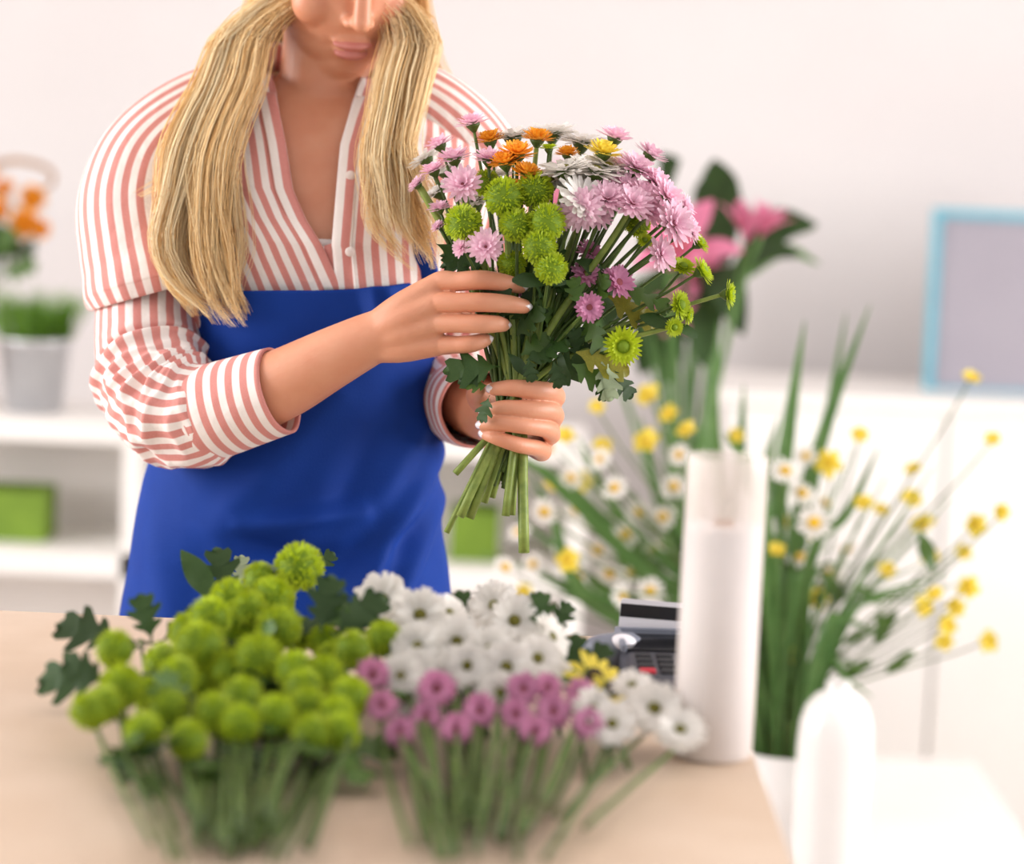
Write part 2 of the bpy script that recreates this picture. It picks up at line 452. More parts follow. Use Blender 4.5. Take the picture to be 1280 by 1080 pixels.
# --- left forearm and hand (behind and around the stems)
hb = MB()
hand_limb(hb, [(570, 480, 2.49), (592, 503, 2.40), (612, 518, 2.345), (624, 522, 2.318)], [.036, .033, .027, .0235], n=20)
LW = [(634, 512, 2.306), (633, 519, 2.304), (632, 527, 2.304), (630, 534, 2.306)]
LK = [(693, 498, 2.252), (692, 521, 2.249), (688, 543, 2.251), (677, 564, 2.254)]
for a, b in zip(LW, LK):
    hand_limb(hb, [a, tuple((a[i] + b[i]) / 2 + (5 if i == 0 else 0) for i in range(3)), b], [.015, .0135, .0104], n=14)
hb = palm_pass(hb)
LF = [
    ([LK[0], (690, 491, 2.228), (670, 488, 2.208), (640, 485, 2.199), (617, 486, 2.203)], [.0098, .0092, .0088, .0078, .0062]),
    ([LK[1], (688, 514, 2.224), (664, 512, 2.205), (630, 510, 2.200), (608, 514, 2.208)], [.0096, .0088, .0084, .0074, .0060]),
    ([LK[2], (682, 536, 2.224), (656, 532, 2.204), (624, 529, 2.199), (604, 531, 2.207)], [.0094, .0084, .0080, .0072, .0058]),
    ([LK[3], (670, 560, 2.228), (648, 556, 2.208), (622, 548, 2.203), (607, 543, 2.210)], [.0088, .0078, .0074, .0066, .0054]),
]
for (p, r), w in zip(LF, LW): hand_limb(hb, [inner(p[0], w)] + p, [.0085] + r, n=18, m=32)
hand_limb(hb, [(626, 520, 2.305), (604, 505, 2.292), (594, 494, 2.272), (598, 486, 2.252)], [.015, .0115, .009, .007], n=14)
v, f = remesh(hb, 0.0009, 5); arm_v.append(v); arm_f.append(f)

# --- head, neck, chest
hd = MB()
HF = nrm([0.28, -0.80, -0.46]); HX = nrm(np.cross(HF, [0, 0, 1.0])); HU = np.cross(HX, HF)
HC = P(428, -62, 2.405)
HR = np.stack([HX, HF, HU], axis=1)
def H(x, y, z): return HC + HR @ np.array([x, y, z])
def hel(x, y, z, r): ellipsoid(hd, H(x, y, z), r, HR, 24, 16)
hel(0, -.012, .03, (.074, .094, .088)); hel(0, .022, -.025, (.060, .070, .085)); hel(0, .058, -.088, (.027, .026, .022))
hel(0, .035, -.07, (.047, .048, .036)); hel(0, .062, .045, (.055, .035, .045))
for s in (-1, 1):
    hel(s * .036, .062, -.028, (.024, .022, .024)); hel(s * .032, .078, .010, (.0165, .0115, .011)); hel(s * .03, .078, .029, (.022, .010, .006))
    hel(s * .076, -.008, -.012, (.008, .018, .030)); hel(s * .0098, .096, -.031, (.0068, .009, .0065))
tube(hd, [H(0, .086, .022), H(0, .098, -.004), H(0, .108, -.026)], [.0085, .0085, .0098], n=16, m=10, caps='round')
hel(0, .088, -.057, (.021, .010, .0058)); hel(0, .086, -.068, (.018, .011, .0068))
# neck and chest
tube(hd, [P(408, 175, 2.455), P(412, 100, 2.45), P(416, 40, 2.44), H(0, -.02, -.06)], [.062, .052, .050, .055], n=24, m=16, caps='round')
SR = [  # shirt rows: py, xl, xr, depth, ry
    (95, 335, 485, 2.465, .056), (122, 292, 520, 2.462, .074), (150, 240, 575, 2.458, .088), (185, 200, 615, 2.452, .100),
    (235, 195, 615, 2.445, .112), (295, 208, 598, 2.440, .122), (350, 218, 570, 2.440, .118), (430, 228, 545, 2.442, .104),
    (520, 222, 536, 2.444, .098), (600, 204, 530, 2.450, .100), (700, 184, 540, 2.455, .106), (800, 175, 545, 2.46, .110)]
def section(rows, py):
    a = np.array(rows, float); return [np.interp(py, a[:, 0], a[:, k]) for k in range(1, 5)]
def torso_pt(rows, py, al, off=0.0, e=2.35):
    xl, xr, d, ry = section(rows, py)
    c = P((xl + xr) / 2, py, d); rx = px2m((xr - xl) / 2, d) + off; ry = ry + off
    ca, sa = math.cos(al), math.sin(al)
    return c + np.array([rx * math.copysign(abs(sa) ** (2 / e), sa), -ry * math.copysign(abs(ca) ** (2 / e), ca), 0])
tv = []
pys = list(np.linspace(100, 1000, 40)); n = 40
for py in pys:
    for j in range(n): tv.append(torso_pt(SR, min(py, 800), 2 * math.pi * j / n, -0.010) + np.array([0, 0, -(max(py - 800, 0)) * 2.46 / F_PX]))
N = len(pys)
hd.add(np.array(tv), [(i * n + j, (i + 1) * n + j, (i + 1) * n + (j + 1) % n, i * n + (j + 1) % n) for i in range(N - 1) for j in range(n)] + [tuple(range(n)), tuple((N - 1) * n + j for j in range(n - 1, -1, -1))])
tube(hd, pp([(250, 170, 2.45), (190, 240, 2.415), (190, 350, 2.395), (198, 460, 2.352), (222, 512, 2.318)]), [.05, .046, .040, .035, .031], n=18, m=24, caps='round')
tube(hd, pp([(560, 170, 2.45), (588, 240, 2.47), (585, 350, 2.50), (575, 470, 2.50)]), [.05, .046, .042, .037], n=18, m=20, caps='round')
v, f = remesh(hd, 0.0026, 8); arm_v.append(v); arm_f.append(f)
bb = MB()
for v, f in zip(arm_v, arm_f): bb.add(v, f)
body = mobj('body', bb, MT['skin'], person)
body['label'] = 'bare skin of hands, forearm, neck and face'

# --- finger nails
def nail(tip, prev, rad, L=0.0095, Wd=0.0088, face=None):
    t = nrm(P(*tip) - P(*prev)); up = np.asarray(face if face is not None else (0, -1, 0.15), float)
    up = nrm(up - t * np.dot(up, t)); s = np.cross(t, up)
    c = P(*tip) + t * rad * 0.30
    mb = MB(); vv = []; nu, nv = 7, 6
    for i in range(nv):
        a = i / (nv - 1)
        w = Wd / 2 * (1 - 0.35 * max(0, a - 0.6) / 0.4 * max(0, a - 0.6) / 0.4 - 0.25 * max(0, .3 - a) / .3)
        for j in range(nu):
            b = (j / (nu - 1) * 2 - 1)
            vv.append(c + t * (a - 0.55) * L + s * b * w + up * (rad * 1.03 - 0.42 * rad * b * b - 0.25 * rad * a * a))
    ff = ringfaces(nv, nu, False)
    mb.add(np.array(vv), ff)
    o = mobj('fingernail', mb, MT['nail'], body); md = o.modifiers.new('t', 'SOLIDIFY'); md.thickness = 0.0006
for p, r in RF: nail(p[-1], p[-2], r[-1], face=(0.25, -1, 0.15))
for p, r in LF: nail(p[-1], p[-2], r[-1], face=(-0.35, -1, 0.25))
# --- face details
for s in (-1, 1):
    mb = MB(); tube(mb, [H(s * .014, .088, .034), H(s * .03, .089, .040), H(s * .047, .076, .036)], [.0028, .0026, .001], n=8, m=12, caps='round', flat=0.6)
    mobj('eyebrow', mb, MT['brow'], body)
    mb = MB(); tube(mb, [H(s * .017, .0865, .002), H(s * .032, .0905, -.001), H(s * .047, .081, .004)], [.0012, .0014, .0008], n=6, m=12, caps='round')
    mobj('eyelashes', mb, MT['brow'], body)
mb = MB(); ellipsoid(mb, H(0, .0895, -.0575), (.0205, .0105, .0052), HR, 20, 12); ellipsoid(mb, H(0, .088, -.0675), (.0175, .0115, .0062), HR, 20, 12)
v, f = remesh(mb, 0.0012, 4); mb = MB().add(v, f); mobj('lips', mb, MT['lips'], body)

# --- trousers, shoes
tr = MB()
hip = torso_pt(SR, 800, math.pi / 2); hl = torso_pt(SR, 800, -math.pi / 2); hc = (hip + hl) / 2
for s in (-1, 1):
    tube(tr, [hc + np.array([s * .072, 0, .06]), (hc[0] + s * .085, hc[1], 0.62), (hc[0] + s * .09, hc[1] - .01, 0.42), (hc[0] + s * .09, hc[1] + .02, 0.06)], [.088, .085, .058, .052], n=24, m=24)
mobj('trousers', tr, MT['trouser'], person)
for s in (-1, 1):
    mb = MB(); tube(mb, [(hc[0] + s * .09, hc[1] + .06, .035), (hc[0] + s * .09, hc[1] - .02, .045), (hc[0] + s * .095, hc[1] - .14, .028), (hc[0] + s * .095, hc[1] - .17, .022)], [.030, .040, .034, .02], n=16, m=16, caps='round')
    vv = mb.v[0]; vv[:, 2] = np.maximum(vv[:, 2], 0.001)
    mobj('shoe', mb, MT['sole'], person)

# --- shirt torso with V opening
V_X, V_Y = 424.0, 300.0
def shirt_alpha(px, py):
    xl, xr, d, ry = section(SR, py); s = max(-.98, min(.98, (px - (xl + xr) / 2) / ((xr - xl) / 2)))
    return math.asin(math.copysign(abs(s) ** (2.35 / 2), s))
sv, suv = [], []; n = 150
pys = np.concatenate([np.linspace(97, 300, 54), np.linspace(305, 800, 70)])
for py in pys:
    if py < V_Y:
        t = (V_Y - py) / (V_Y - 180)
        aL = shirt_alpha(np.interp(py, [100, 180, 235, 270, 300], [352, 371, 381, 397, 416]), py); aR = shirt_alpha(np.interp(py, [100, 180, 300], [452, 434, 426]), py)
    else: aL = aR = shirt_alpha(min(416 + (py - 300) * 0.42, 440), py)
    al0, al1 = aR, aL + 2 * math.pi
    row = []
    for j in range(n):
        al = al0 + (al1 - al0) * j / (n - 1)
        p = torso_pt(SR, py, al, 0.003)
        w = 0.0030 * nz(al * 5.0, py * 0.012, 3.1) + 0.0016 * nz(al * 11.0, py * 0.03, 7.7)
        edge = math.exp(-min(j, n - 1 - j) / 4.0) * 0.002
        p = p + nrm([math.sin(al), -math.cos(al), 0]) * (w + edge)
        row.append(p)
    row = np.array(row)
    back = n // 2
    # stripe coordinate: arc length measured at the bust row from the opening edge, pulled along the row
    seg = np.linalg.norm(np.diff(row, axis=0), axis=1); s = np.concatenate([[0], np.cumsum(seg)])
    sR = s; sL = s[-1] - s
    u = np.where(np.arange(n) < back, sR, -sL) * 1.0
    if py >= V_Y: u = np.where(np.arange(n) < back, u - px2m(427 + (py - 300) * .06 - min(416 + (py - 300) * 0.42, 440), 2.33), u)
    sv.append(row); suv.append(np.stack([u + 0.0037, np.full(n, -py / 1331.0)], 1))
mb = MB(); N = len(pys)
mb.add(np.concatenate(sv), [(i * n + j, (i + 1) * n + j, (i + 1) * n + j + 1, i * n + j + 1) for i in range(N - 1) for j in range(n - 1)], np.concatenate(suv))
shirt = mobj('shirt', mb, MT['shirt'], person, uv=True)
shirt['label'] = 'white cotton shirt with pink stripes'
md = shirt.modifiers.new('t', 'SOLIDIFY'); md.thickness = 0.0016; md.offset = 1

# undershirt peeking at the bottom of the V
mb = MB(); vv = []
for py in np.linspace(292, 330, 6):
    for px in np.linspace(405, 445, 8):
        vv.append(torso_pt(SR, py, shirt_alpha(px, py), -0.004))
mb.add(np.array(vv), [(i * 8 + j, (i + 1) * 8 + j, (i + 1) * 8 + j + 1, i * 8 + j + 1) for i in range(5) for j in range(7)])
o = mobj('undershirt', mb, MT['undershirt'], person); o.modifiers.new('t', 'SOLIDIFY').thickness = 0.0015

# placket bands along both opening edges
for side in (0, 1):
    mb = MB(); vv = []; uv = []
    for py in np.linspace(120, 352, 44):
        if py < V_Y: e0 = np.interp(py, [100, 180, 235, 270, 300], [352, 371, 381, 397, 416]) if side == 0 else np.interp(py, [100, 180, 300], [452, 434, 426])
        else: e0 = 416 + (py - 300) * 0.42 if side == 0 else 427 + (py - 300) * 0.06
        for k in range(7):
            q = k / 6.0
            px = e0 - q * 22 if side == 0 else e0 + q * 22
            a = shirt_alpha(px, py); bulge = 0.0065 + 0.0016 * math.sin(q * math.pi) + 0.0008 * nz(py * .05, q * 2, side)
            vv.append(torso_pt(SR, py, a, bulge)); uv.append(((-q if side == 0 else q) * 0.0165 + 0.0037, -py / 1331.0))
    fcs = ringfaces(44, 7, False)
    mb.add(np.array(vv), fcs, np.array(uv))
    o = mobj('placket', mb, MT['shirt'], shirt, uv=True); md = o.modifiers.new('t', 'SOLIDIFY'); md.thickness = 0.0016; md.offset = 0
for py in (215, 305):
    mb = MB(); p = torso_pt(SR, py, shirt_alpha(446, py), 0.0105)
    ellipsoid(mb, p, (.0048, .0016, .0048), None, 16, 8); mobj('button', mb, MT['button'], shirt)
# collar
mb = MB(); vv = []; uv = []; n = 60
for i, (hgt, off) in enumerate([(0, .004), (.012, .002), (.024, .001), (.028, .005), (.020, .014), (.004, .026), (-.010, .034)]):
    for j in range(n):
        al = 1.05 + (2 * math.pi - 2.1) * j / (n - 1)
        p = torso_pt(SR, 100, al, off, 2.0); p = p + np.array([0, 0.0, hgt + 0.012 * math.cos(al + math.pi)])
        vv.append(p); uv.append((al * .07, i * .01))
mb.add(np.array(vv), ringfaces(7, n, False), np.array(uv))
o = mobj('collar', mb, MT['shirt'], shirt, uv=True); o.modifiers.new('t', 'SOLIDIFY').thickness = 0.0015

# --- sleeves, shoulder panels
def sleeve(name, ctrl, n, m, wr, ref, parent, material, thick=0.0016, close_end=False, uoff=0.0, swap=False, flat=1.0):
    q = crom([list(P(a, b, c)) + [r, fl] for a, b, c, r, fl in ctrl], m)
    c, r, fl = q[:, :3], q[:, 3], q[:, 4]
    T, A, B = frames(c, ref)
    L = np.concatenate([[0], np.cumsum(np.linalg.norm(np.diff(c, axis=0), axis=1))])
    vv, uv = [], []
    rm = float(np.mean(r))
    for i in range(m):
        for j in range(n + 1):
            a = 2 * math.pi * j / n
            d = wr(L[i] / L[-1], a, i)
            vv.append(c[i] + (r[i] * math.cos(a) + d * math.cos(a)) * A[i] + (r[i] * fl[i] * math.sin(a) + d * math.sin(a)) * B[i])
            uv.append((a * rm + uoff, L[i]))
    mb = MB(); mb.add(np.array(vv), ringfaces(m, n + 1, False), np.array(uv))
    o = mobj(name, mb, material, parent, uv=True)
    if thick: md = o.modifiers.new('t', 'SOLIDIFY'); md.thickness = thick; md.offset = 0
    return o
def cyc(a, k, s): return nz(math.cos(a) * k + s, math.sin(a) * k, s * 1.7)
def noise2(a, t, ka, kt, s): return noise.noise(Vector((math.cos(a) * ka + s, math.sin(a) * ka - s, t * kt)))
def ridged(x): return 1 - 2 * abs(x)

# right shoulder panel with dropped seam
def wr_sh(t, a, i):
    d = 0.006 * noise2(a, t, 1.6, 2.0, 1.3) + 0.004 * noise2(a, t * 0.4, 3.2, 2.0, 5.1)
    if t > .9: d += 0.004 * (t - .9) / .1
    return d
sleeve('shoulder_panel', [(330, 120, 2.455, .040, 1.0), (262, 152, 2.447, .050, 1.0), (202, 205, 2.425, .063, .95), (181, 258, 2.410, .0685, .95), (186, 315, 2.402, .0740, .92), (193, 348, 2.398, .0785, .90), (196, 362, 2.397, .0775, .90), (197, 366, 2.397, .0690, .90)],
       96, 100, wr_sh, (0, 1, -.2), shirt, MT['shirt'], uoff=.004)
# right sleeve
def wr_sl(t, a, i):
    g = math.exp(-((t - .68) / .19) ** 2)                     # scrunched around the elbow and forearm
    d = 0.0030 * noise2(a, t, 1.5, 3.0, 2.2) * (1 + g)
    d += g * 0.0075 * ridged(noise2(a, t, 1.3, 15.0, 4.4)) + g * 0.0050 * noise2(a, t, 2.6, 30.0, 8.0)
    d -= 0.009 * math.exp(-((t - .43 - 0.03 * math.cos(a * 1.0 + 1.0)) / .014) ** 2)
    d += 0.006 * math.exp(-((t - .47 - 0.03 * math.cos(a * 1.0 + 1.0)) / .022) ** 2)
    return d
sleeve('sleeve', [(190, 335, 2.398, .058, 1.0), (189, 380, 2.390, .0525, 1.0), (188, 425, 2.372, .0520, 1.0), (192, 468, 2.348, .0535, 1.0), (209, 505, 2.322, .0530, .95), (240, 520, 2.300, .0500, .95), (272, 514, 2.287, .0430, .95), (292, 506, 2.280, .037, .95)],
       110, 190, wr_sl, (0, 1, -.2), shirt, MT['shirt'], uoff=.002)
def wr_cuff(t, a, i): return 0.0016 * noise2(a, t, 1.5, 1.5, 9.1)
cu = sleeve('cuff', [(246, 521, 2.296, .0385, 1.0), (252, 519, 2.294, .0430, 1.0), (268, 513.5, 2.288, .0435, 1.0), (310, 500.5, 2.276, .0420, 1.0), (350, 488.5, 2.265, .0402, 1.0)],
       80, 40, wr_cuff, (0, 1, -.2), shirt, MT['cuff'], thick=.003)
# left shoulder, sleeve, cuff
sleeve('shoulder_panel', [(470, 120, 2.455, .040, 1.0), (530, 145, 2.452, .052, 1.0), (575, 195, 2.460, .062, .95), (588, 255, 2.475, .0630, .95), (588, 315, 2.49, .0640, .95)],
       64, 50, wr_sh, (0, 1, -.2), shirt, MT['shirt'])
sleeve('sleeve', [(588, 300, 2.49, .052, 1.0), (590, 380, 2.505, .0500, 1.0), (582, 440, 2.505, .0490, 1.0), (572, 482, 2.47, .0460, 1.0), (578, 496, 2.415, .0430, 1.0), (588, 503, 2.385, .040, 1.0)],
       84, 110, wr_sl, (0, 1, -.2), shirt, MT['shirt'])
sleeve('cuff', [(577, 497, 2.42, .0395, 1.0), (582, 501, 2.402, .0430, 1.0), (592, 507, 2.368, .0410, 1.0), (598, 511, 2.350, .0385, 1.0)],
       64, 30, wr_cuff, (0, 1, -.2), shirt, MT['cuff'], thick=.003)

# --- apron
AR = [(330, 220, 560, 2.440, .139), (400, 236, 549, 2.440, .134), (450, 238, 548, 2.442, .130), (520, 220, 542, 2.446, .130), (580, 190, 542, 2.452, .132),
      (640, 176, 550, 2.456, .134), (700, 164, 560, 2.46, .134), (775, 152, 569, 2.462, .140), (860, 140, 578, 2.464, .146)]
FOLDS = [((545, 548), (436, 742), 14, .020), ((552, 600), (490, 745), 12, .012), ((543, 500), (484, 600), 12, .007), ((430, 480), (290, 640), 24, .012), ((500, 480), (420, 640), 22, -.010),
         ((330, 655), (420, 672), 16, -.016), ((420, 672), (520, 640), 18, -.011), ((325, 632), (460, 612), 13, .014), ((200, 610), (230, 760), 24, .006), ((280, 640), (262, 770), 22, -.006),
         ((360, 700), (410, 770), 18, .006), ((455, 352), (470, 420), 9, .004), ((492, 346), (515, 420), 8, .004), ((478, 350), (492, 420), 7, -.004)]
def fold(px, py):
    d = 0.0
    for (a, b), (c, e), w, amp in FOLDS:
        vx, vy = c - a, e - b; l2 = vx * vx + vy * vy
        t = ((px - a) * vx + (py - b) * vy) / l2; tc = max(0, min(1, t))
        q = ((px - a - tc * vx) ** 2 + (py - b - tc * vy) ** 2) / (w * w)
        d += amp * math.exp(-q) * math.sin(math.pi * (0.12 + 0.76 * tc)) ** .6
    return d
mb = MB(); vv = []; nu, nv = 130, 130; uv = []
for i in range(nv):
    t = i / (nv - 1)
    for j in range(nu):
        s = j / (nu - 1) * 2 - 1; al = s * math.radians(112)
        sx = math.sin(al)
        top = np.interp(s, [-1, -.72, -.45, 0.1, .55, 1], [440, 405, 362, 350, 336, 345])
        py = top + (850 - top) * t
        xl, xr, d, ry = section(AR, py)
        px = (xl + xr) / 2 + (xr - xl) / 2 * math.copysign(abs(sx) ** (2 / 2.35), sx)
        p = torso_pt(AR, py, al)
        dd = fold(px, py) if abs(s) < .86 else 0
        dd += 0.002 * nz(px * .02, py * .012, 1.0)
        p = p + np.array([math.sin(al), -math.cos(al), 0]) * dd
        vv.append(p); uv.append((s, t))
mb.add(np.array(vv), [(i * nu + j, (i + 1) * nu + j, (i + 1) * nu + j + 1, i * nu + j + 1) for i in range(nv - 1) for j in range(nu - 1)], np.array(uv))
apron = mobj('apron', mb, MT['apron'], person, uv=True)
apron['label'] = 'plain royal blue bib apron'
md = apron.modifiers.new('t', 'SOLIDIFY'); md.thickness = 0.002; md.offset = -1
# neck straps of the apron over the shoulders
for sx0, sx1 in ((258, 300), (538, 492)):
    mb = MB()
    pts = [torso_pt(SR, py, shirt_alpha(np.interp(py, [110, 360], [sx1, sx0]), py), 0.009) for py in np.linspace(345, 112, 10)]
    tube(mb, pts, 0.010, n=8, m=24, flat=0.16, ref=(1, 0, 0)); mobj('neck_strap', mb, MT['apron'], apron)
# waist strap and bow behind
mb = MB(); tube(mb, [torso_pt(AR, 540, a, 0.002) for a in np.radians(np.linspace(104, 256, 14))], .011, n=8, m=30, flat=.2, ref=(0, 0, 1)); mobj('waist_strap', mb, MT['apron'], apron)

# --- hair
HV, HFc, HT = [], [], []; hn = 0
def strand(pts, r0, tone, m=22):
    global hn
    c = crom(pts, m); T, A, B = frames(c)
    t = np.linspace(0, 1, m); r = r0 * (1 - 0.75 * t ** 3)
    an = np.array([0, 2.094, 4.189])
    V = c[:, None, :] + r[:, None, None] * (np.cos(an)[None, :, None] * A[:, None, :] + np.sin(an)[None, :, None] * B[:, None, :])
    HV.append(V.reshape(-1, 3)); HT.append(np.full(m * 3, tone))
    for i in range(m - 1):
        for j in range(3):
            k = (j + 1) % 3; HFc.append((hn + i * 3 + j, hn + i * 3 + k, hn + (i + 1) * 3 + k, hn + (i + 1) * 3 + j))
    hn += m * 3
def scalp(th, ph):   # th: 0 crown .. ; ph around, 0 = forward
    return H(.0775 * math.sin(th) * math.sin(ph), -.012 + .098 * math.sin(th) * math.cos(ph), .03 + .092 * math.cos(th))
def hair_group(stations, nclump, per, root, spread=.004, r0=.00042):
    for cidx in range(nclump):
        s = (cidx + .5) / nclump + rng.uniform(-.4, .4) / nclump; w = rng.uniform(0, 1)
        ph = rng.uniform(0, 6.28); amp = rng.uniform(0, 1); tone0 = min(1, max(0, rng.gauss(.58, .22)))
        end = rng.uniform(.80, 1.0)
        guide = []
        for k, (py, xl, xr, d0, d1) in enumerate(stations):
            wav = (math.sin(k * 1.45 + ph) * 13 * amp + math.sin(k * 1.1 + s * 2.2) * 6) * min(1, k / 3)
            guide.append(P(xl + (xr - xl) * s + wav, py + (rng.uniform(-6, 6) if k else 0), d0 + (d1 - d0) * w))
        guide = np.array(guide)
        rt = root(s, w)
        for q in range(per):
            o = np.array([rng.gauss(0, 1), rng.gauss(0, 1), rng.gauss(0, 1) * .4]) * spread
            tt = np.linspace(0, 1, len(guide))[:, None]
            jit = np.array([[nz(k * .7 + q, cidx * 3.3, 1), nz(k * .7 + q, cidx * 3.3, 5), 0] for k in range(len(guide))]) * .006
            g = guide + o * (1.25 - 0.95 * tt ** 1.6) + jit * tt
            pts = np.vstack([rt + [r + o * 0.5 for r in []], g]) if False else np.vstack([np.array(rt) + o * .6, g])
            e = end * rng.uniform(.9, 1.0) if rng.random() < .8 else rng.uniform(.6, .95)
            full = crom(pts, 26); full = full[:max(6, int(26 * e))]
            strand(full, r0 * rng.uniform(.7, 1.3), min(1, max(0, tone0 + rng.gauss(0, .13))), 20)
def rootL(s, w):
    a = 0.25 + 0.9 * w
    return [scalp(.12, -2.0 + w), scalp(.75, -1.15 - .9 * s + .5 * w), scalp(1.45, -1.05 - .7 * (1 - s) + .4 * w) + np.array([-.006, 0, 0])]
def rootR(s, w):
    return [scalp(.12, 2.0 - w), scalp(.75, 1.0 + .9 * s - .5 * w), scalp(1.45, 0.95 + .7 * s - .4 * w) + np.array([.006, 0, 0])]
hair_group([(20, 300, 352, 2.372, 2.42), (100, 248, 326, 2.345, 2.385), (180, 205, 300, 2.310, 2.348), (245, 201, 298, 2.300, 2.335), (310, 198, 298, 2.297, 2.325), (355, 212, 294, 2.296, 2.318), (388, 238, 302, 2.293, 2.308), (416, 255, 326, 2.290, 2.302)], 40, 36, rootL)
hair_group([(20, 482, 530, 2.372, 2.42), (100, 470, 535, 2.335, 2.38), (180, 455, 522, 2.302, 2.340), (230, 464, 536, 2.296, 2.33), (280, 470, 546, 2.292, 2.32), (318, 494, 552, 2.292, 2.315), (346, 522, 555, 2.292, 2.31)], 34, 30, rootR)
def rootB(s, w):
    b = math.pi + (s - .5) * 3.4
    return [scalp(.1, b), scalp(.6, b), scalp(1.15, b), scalp(1.75, b) * 1.0]
hair_group([(60, 300, 540, 2.515, 2.535), (140, 250, 580, 2.55, 2.57), (220, 225, 590, 2.568, 2.585), (300, 230, 575, 2.58, 2.595)], 40, 16, rootB, spread=.006, r0=.0009)
def rootTL(s, w):
    b = -1.0 - 2.0 * s
    return [scalp(.05, b), scalp(.5, b), scalp(1.0, b)]
for s_ in (-1, 1):
    for k in range(420):
        b = s_ * (0.55 + 2.6 * rng.random()); 
        ths = np.linspace(.05, 1.75 + .25 * rng.random(), 7)
        pts = [scalp(t, b + s_ * .25 * math.sin(t) - (s_ * .3 if t < .3 else 0)) + np.array([rng.gauss(0, .0012), rng.gauss(0, .0012), rng.gauss(0, .0012)]) for t in ths]
        strand(pts, .0011, min(1, max(0, rng.gauss(.5, .22))), 12)
# loose flyaway strands over the shoulder
for k in range(14):
    a = rng.uniform(0, 14)
    strand(pp([(300 + a, 90, 2.35), (262 + a, 175, 2.33), (205 + a, 215 + a, 2.322), (165 + a, 240 + a * .6, 2.33)]), .0004, rng.uniform(.3, .9), 16)
hv = np.concatenate(HV); par = np.array(person['_w'])
hm = mesh('hair', hv, HFc, MT['hair'])
at = hm.attributes.new('tone', 'FLOAT', 'POINT'); at.data.foreach_set('value', np.concatenate(HT).astype(np.float32))
ho = obj('hair', hm, person, -par); ho['label'] = 'long wavy blonde hair falling over both shoulders'; ho['kind'] = 'stuff'

# ================================================================== FLOWER PARTS (shared meshes)
def petal(mb, az, el, r0, L, Wd, cup=0.15, curl=0.2, z0=0.0, k=4, tipw=0.35, basew=0.35, roll=0.0):
    """petal starting at radius r0, elevation el at base, curling by curl"""
    ca, sa = math.cos(az), math.sin(az); v = []
    x, z, e = r0, z0, el
    for i in range(k + 1):
        t = i / k
        w = Wd / 2 * (basew + (1 - basew) * min(1, t / .45)) * (1 - (1 - tipw) * max(0, (t - .65) / .35) ** 1.6)
        for s in (-1, 0, 1):
            ww = s * w; lift = cup * w * abs(s) + roll * w * s
            px_, pz = x - lift * math.sin(e), z + lift * math.cos(e)
            v.append((px_ * ca - ww * sa, px_ * sa + ww * ca, pz))
        x += math.cos(e) * L / k; z += math.sin(e) * L / k; e += curl / k
    mb.add(np.array(v), [(i * 3 + j, i * 3 + j + 1, (i + 1) * 3 + j + 1, (i + 1) * 3 + j) for i in range(k) for j in range(2)])

def dome(mb, r, h, z0=0.0, n=16, rings=5):
    prof = [(r * math.cos(a), z0 + h * math.sin(a)) for a in np.linspace(-.4, math.pi / 2 * .96, rings + 1)]
    lathe(mb, prof, n=n); base = mb.n - n
    mb.f.append(tuple(base + j for j in range(n)))

def fin(name, mb, m): return mesh(name, mb.verts(), mb.f, m)
R2 = random.Random(3)
def pompon(seed):           # unit: diameter 1, base at z=0
    R = random.Random(seed); mb = MB(); n = 400
    core = MB(); ellipsoid(core, (0, 0, .42), (.40, .40, .38), None, 16, 10)
    for i in range(n):
        z = 1 - (i + .5) / n * 1.72; az = i * 2.39996 + R.uniform(-.1, .1); el = math.asin(max(-1, min(1, z)))
        dirv = np.array([math.cos(el) * math.cos(az), math.cos(el) * math.sin(az), math.sin(el)])
        dirv = nrm(dirv + np.array([R.gauss(0, .12) for _ in range(3)]))
        side = nrm(np.cross(dirv, [0.3, .2, 1])); up = np.cross(side, dirv)
        L = R.uniform(.45, .51); w = .019 * (1.3 if z < .2 else 1.0); c = np.array([0, 0, .45])
        a = c + dirv * .28; m_ = c + dirv * (L * .9) + up * .008; t = c + dirv * L + up * .035 * R.uniform(-1, 1)
        mb.add(np.array([a - side * w * .7, a + side * w * .7, m_ + side * w, m_ - side * w, t + side * w * .4, t - side * w * .4]), [(0, 1, 2, 3), (3, 2, 4, 5)])
    return fin('petals', mb, MT['green']), fin('centre', core, MT['greencore'])
def button(seed):           # flat lime button chrysanthemum, diameter 1
    R = random.Random(seed); mb = MB(); core = MB()
    for lay, (cnt, r0, L, el, z) in enumerate([(26, .14, .36, .05, .16), (24, .13, .30, .35, .20), (20, .12, .22, .65, .22)]):
        for i in range(cnt): petal(mb, 6.283 * (i + lay * .5) / cnt + R.uniform(-.05, .05), el + R.uniform(-.1, .1), r0, L * R.uniform(.9, 1.05), .085, .2, .3, z, 3)
    dome(core, .17, .16, .2); return fin('petals', mb, MT['green']), fin('centre', core, MT['greencore'])
def mum(seed, pm, cm, layers, cw=.13, wd=.12, tip=.45):
    R = random.Random(seed); mb = MB(); core = MB()
    for lay, (cnt, r0, L, el, cu, z) in enumerate(layers):
        for i in range(cnt): petal(mb, 6.283 * (i + lay * .5) / cnt + R.uniform(-.09, .09), el + R.uniform(-.13, .13), r0, L * R.uniform(.86, 1.06), wd * R.uniform(.85, 1.1), .25, cu + R.uniform(-.15, .15), z, 4, tip)
    dome(core, cw, cw * .6, .16); return fin('petals', mb, pm), fin('centre', core, cm)
PINKL = [(16, .07, .43, .10, .25, .12), (15, .06, .40, .38, .1, .15), (13, .05, .33, .70, -.1, .17), (9, .03, .24, 1.05, -.2, .18)]
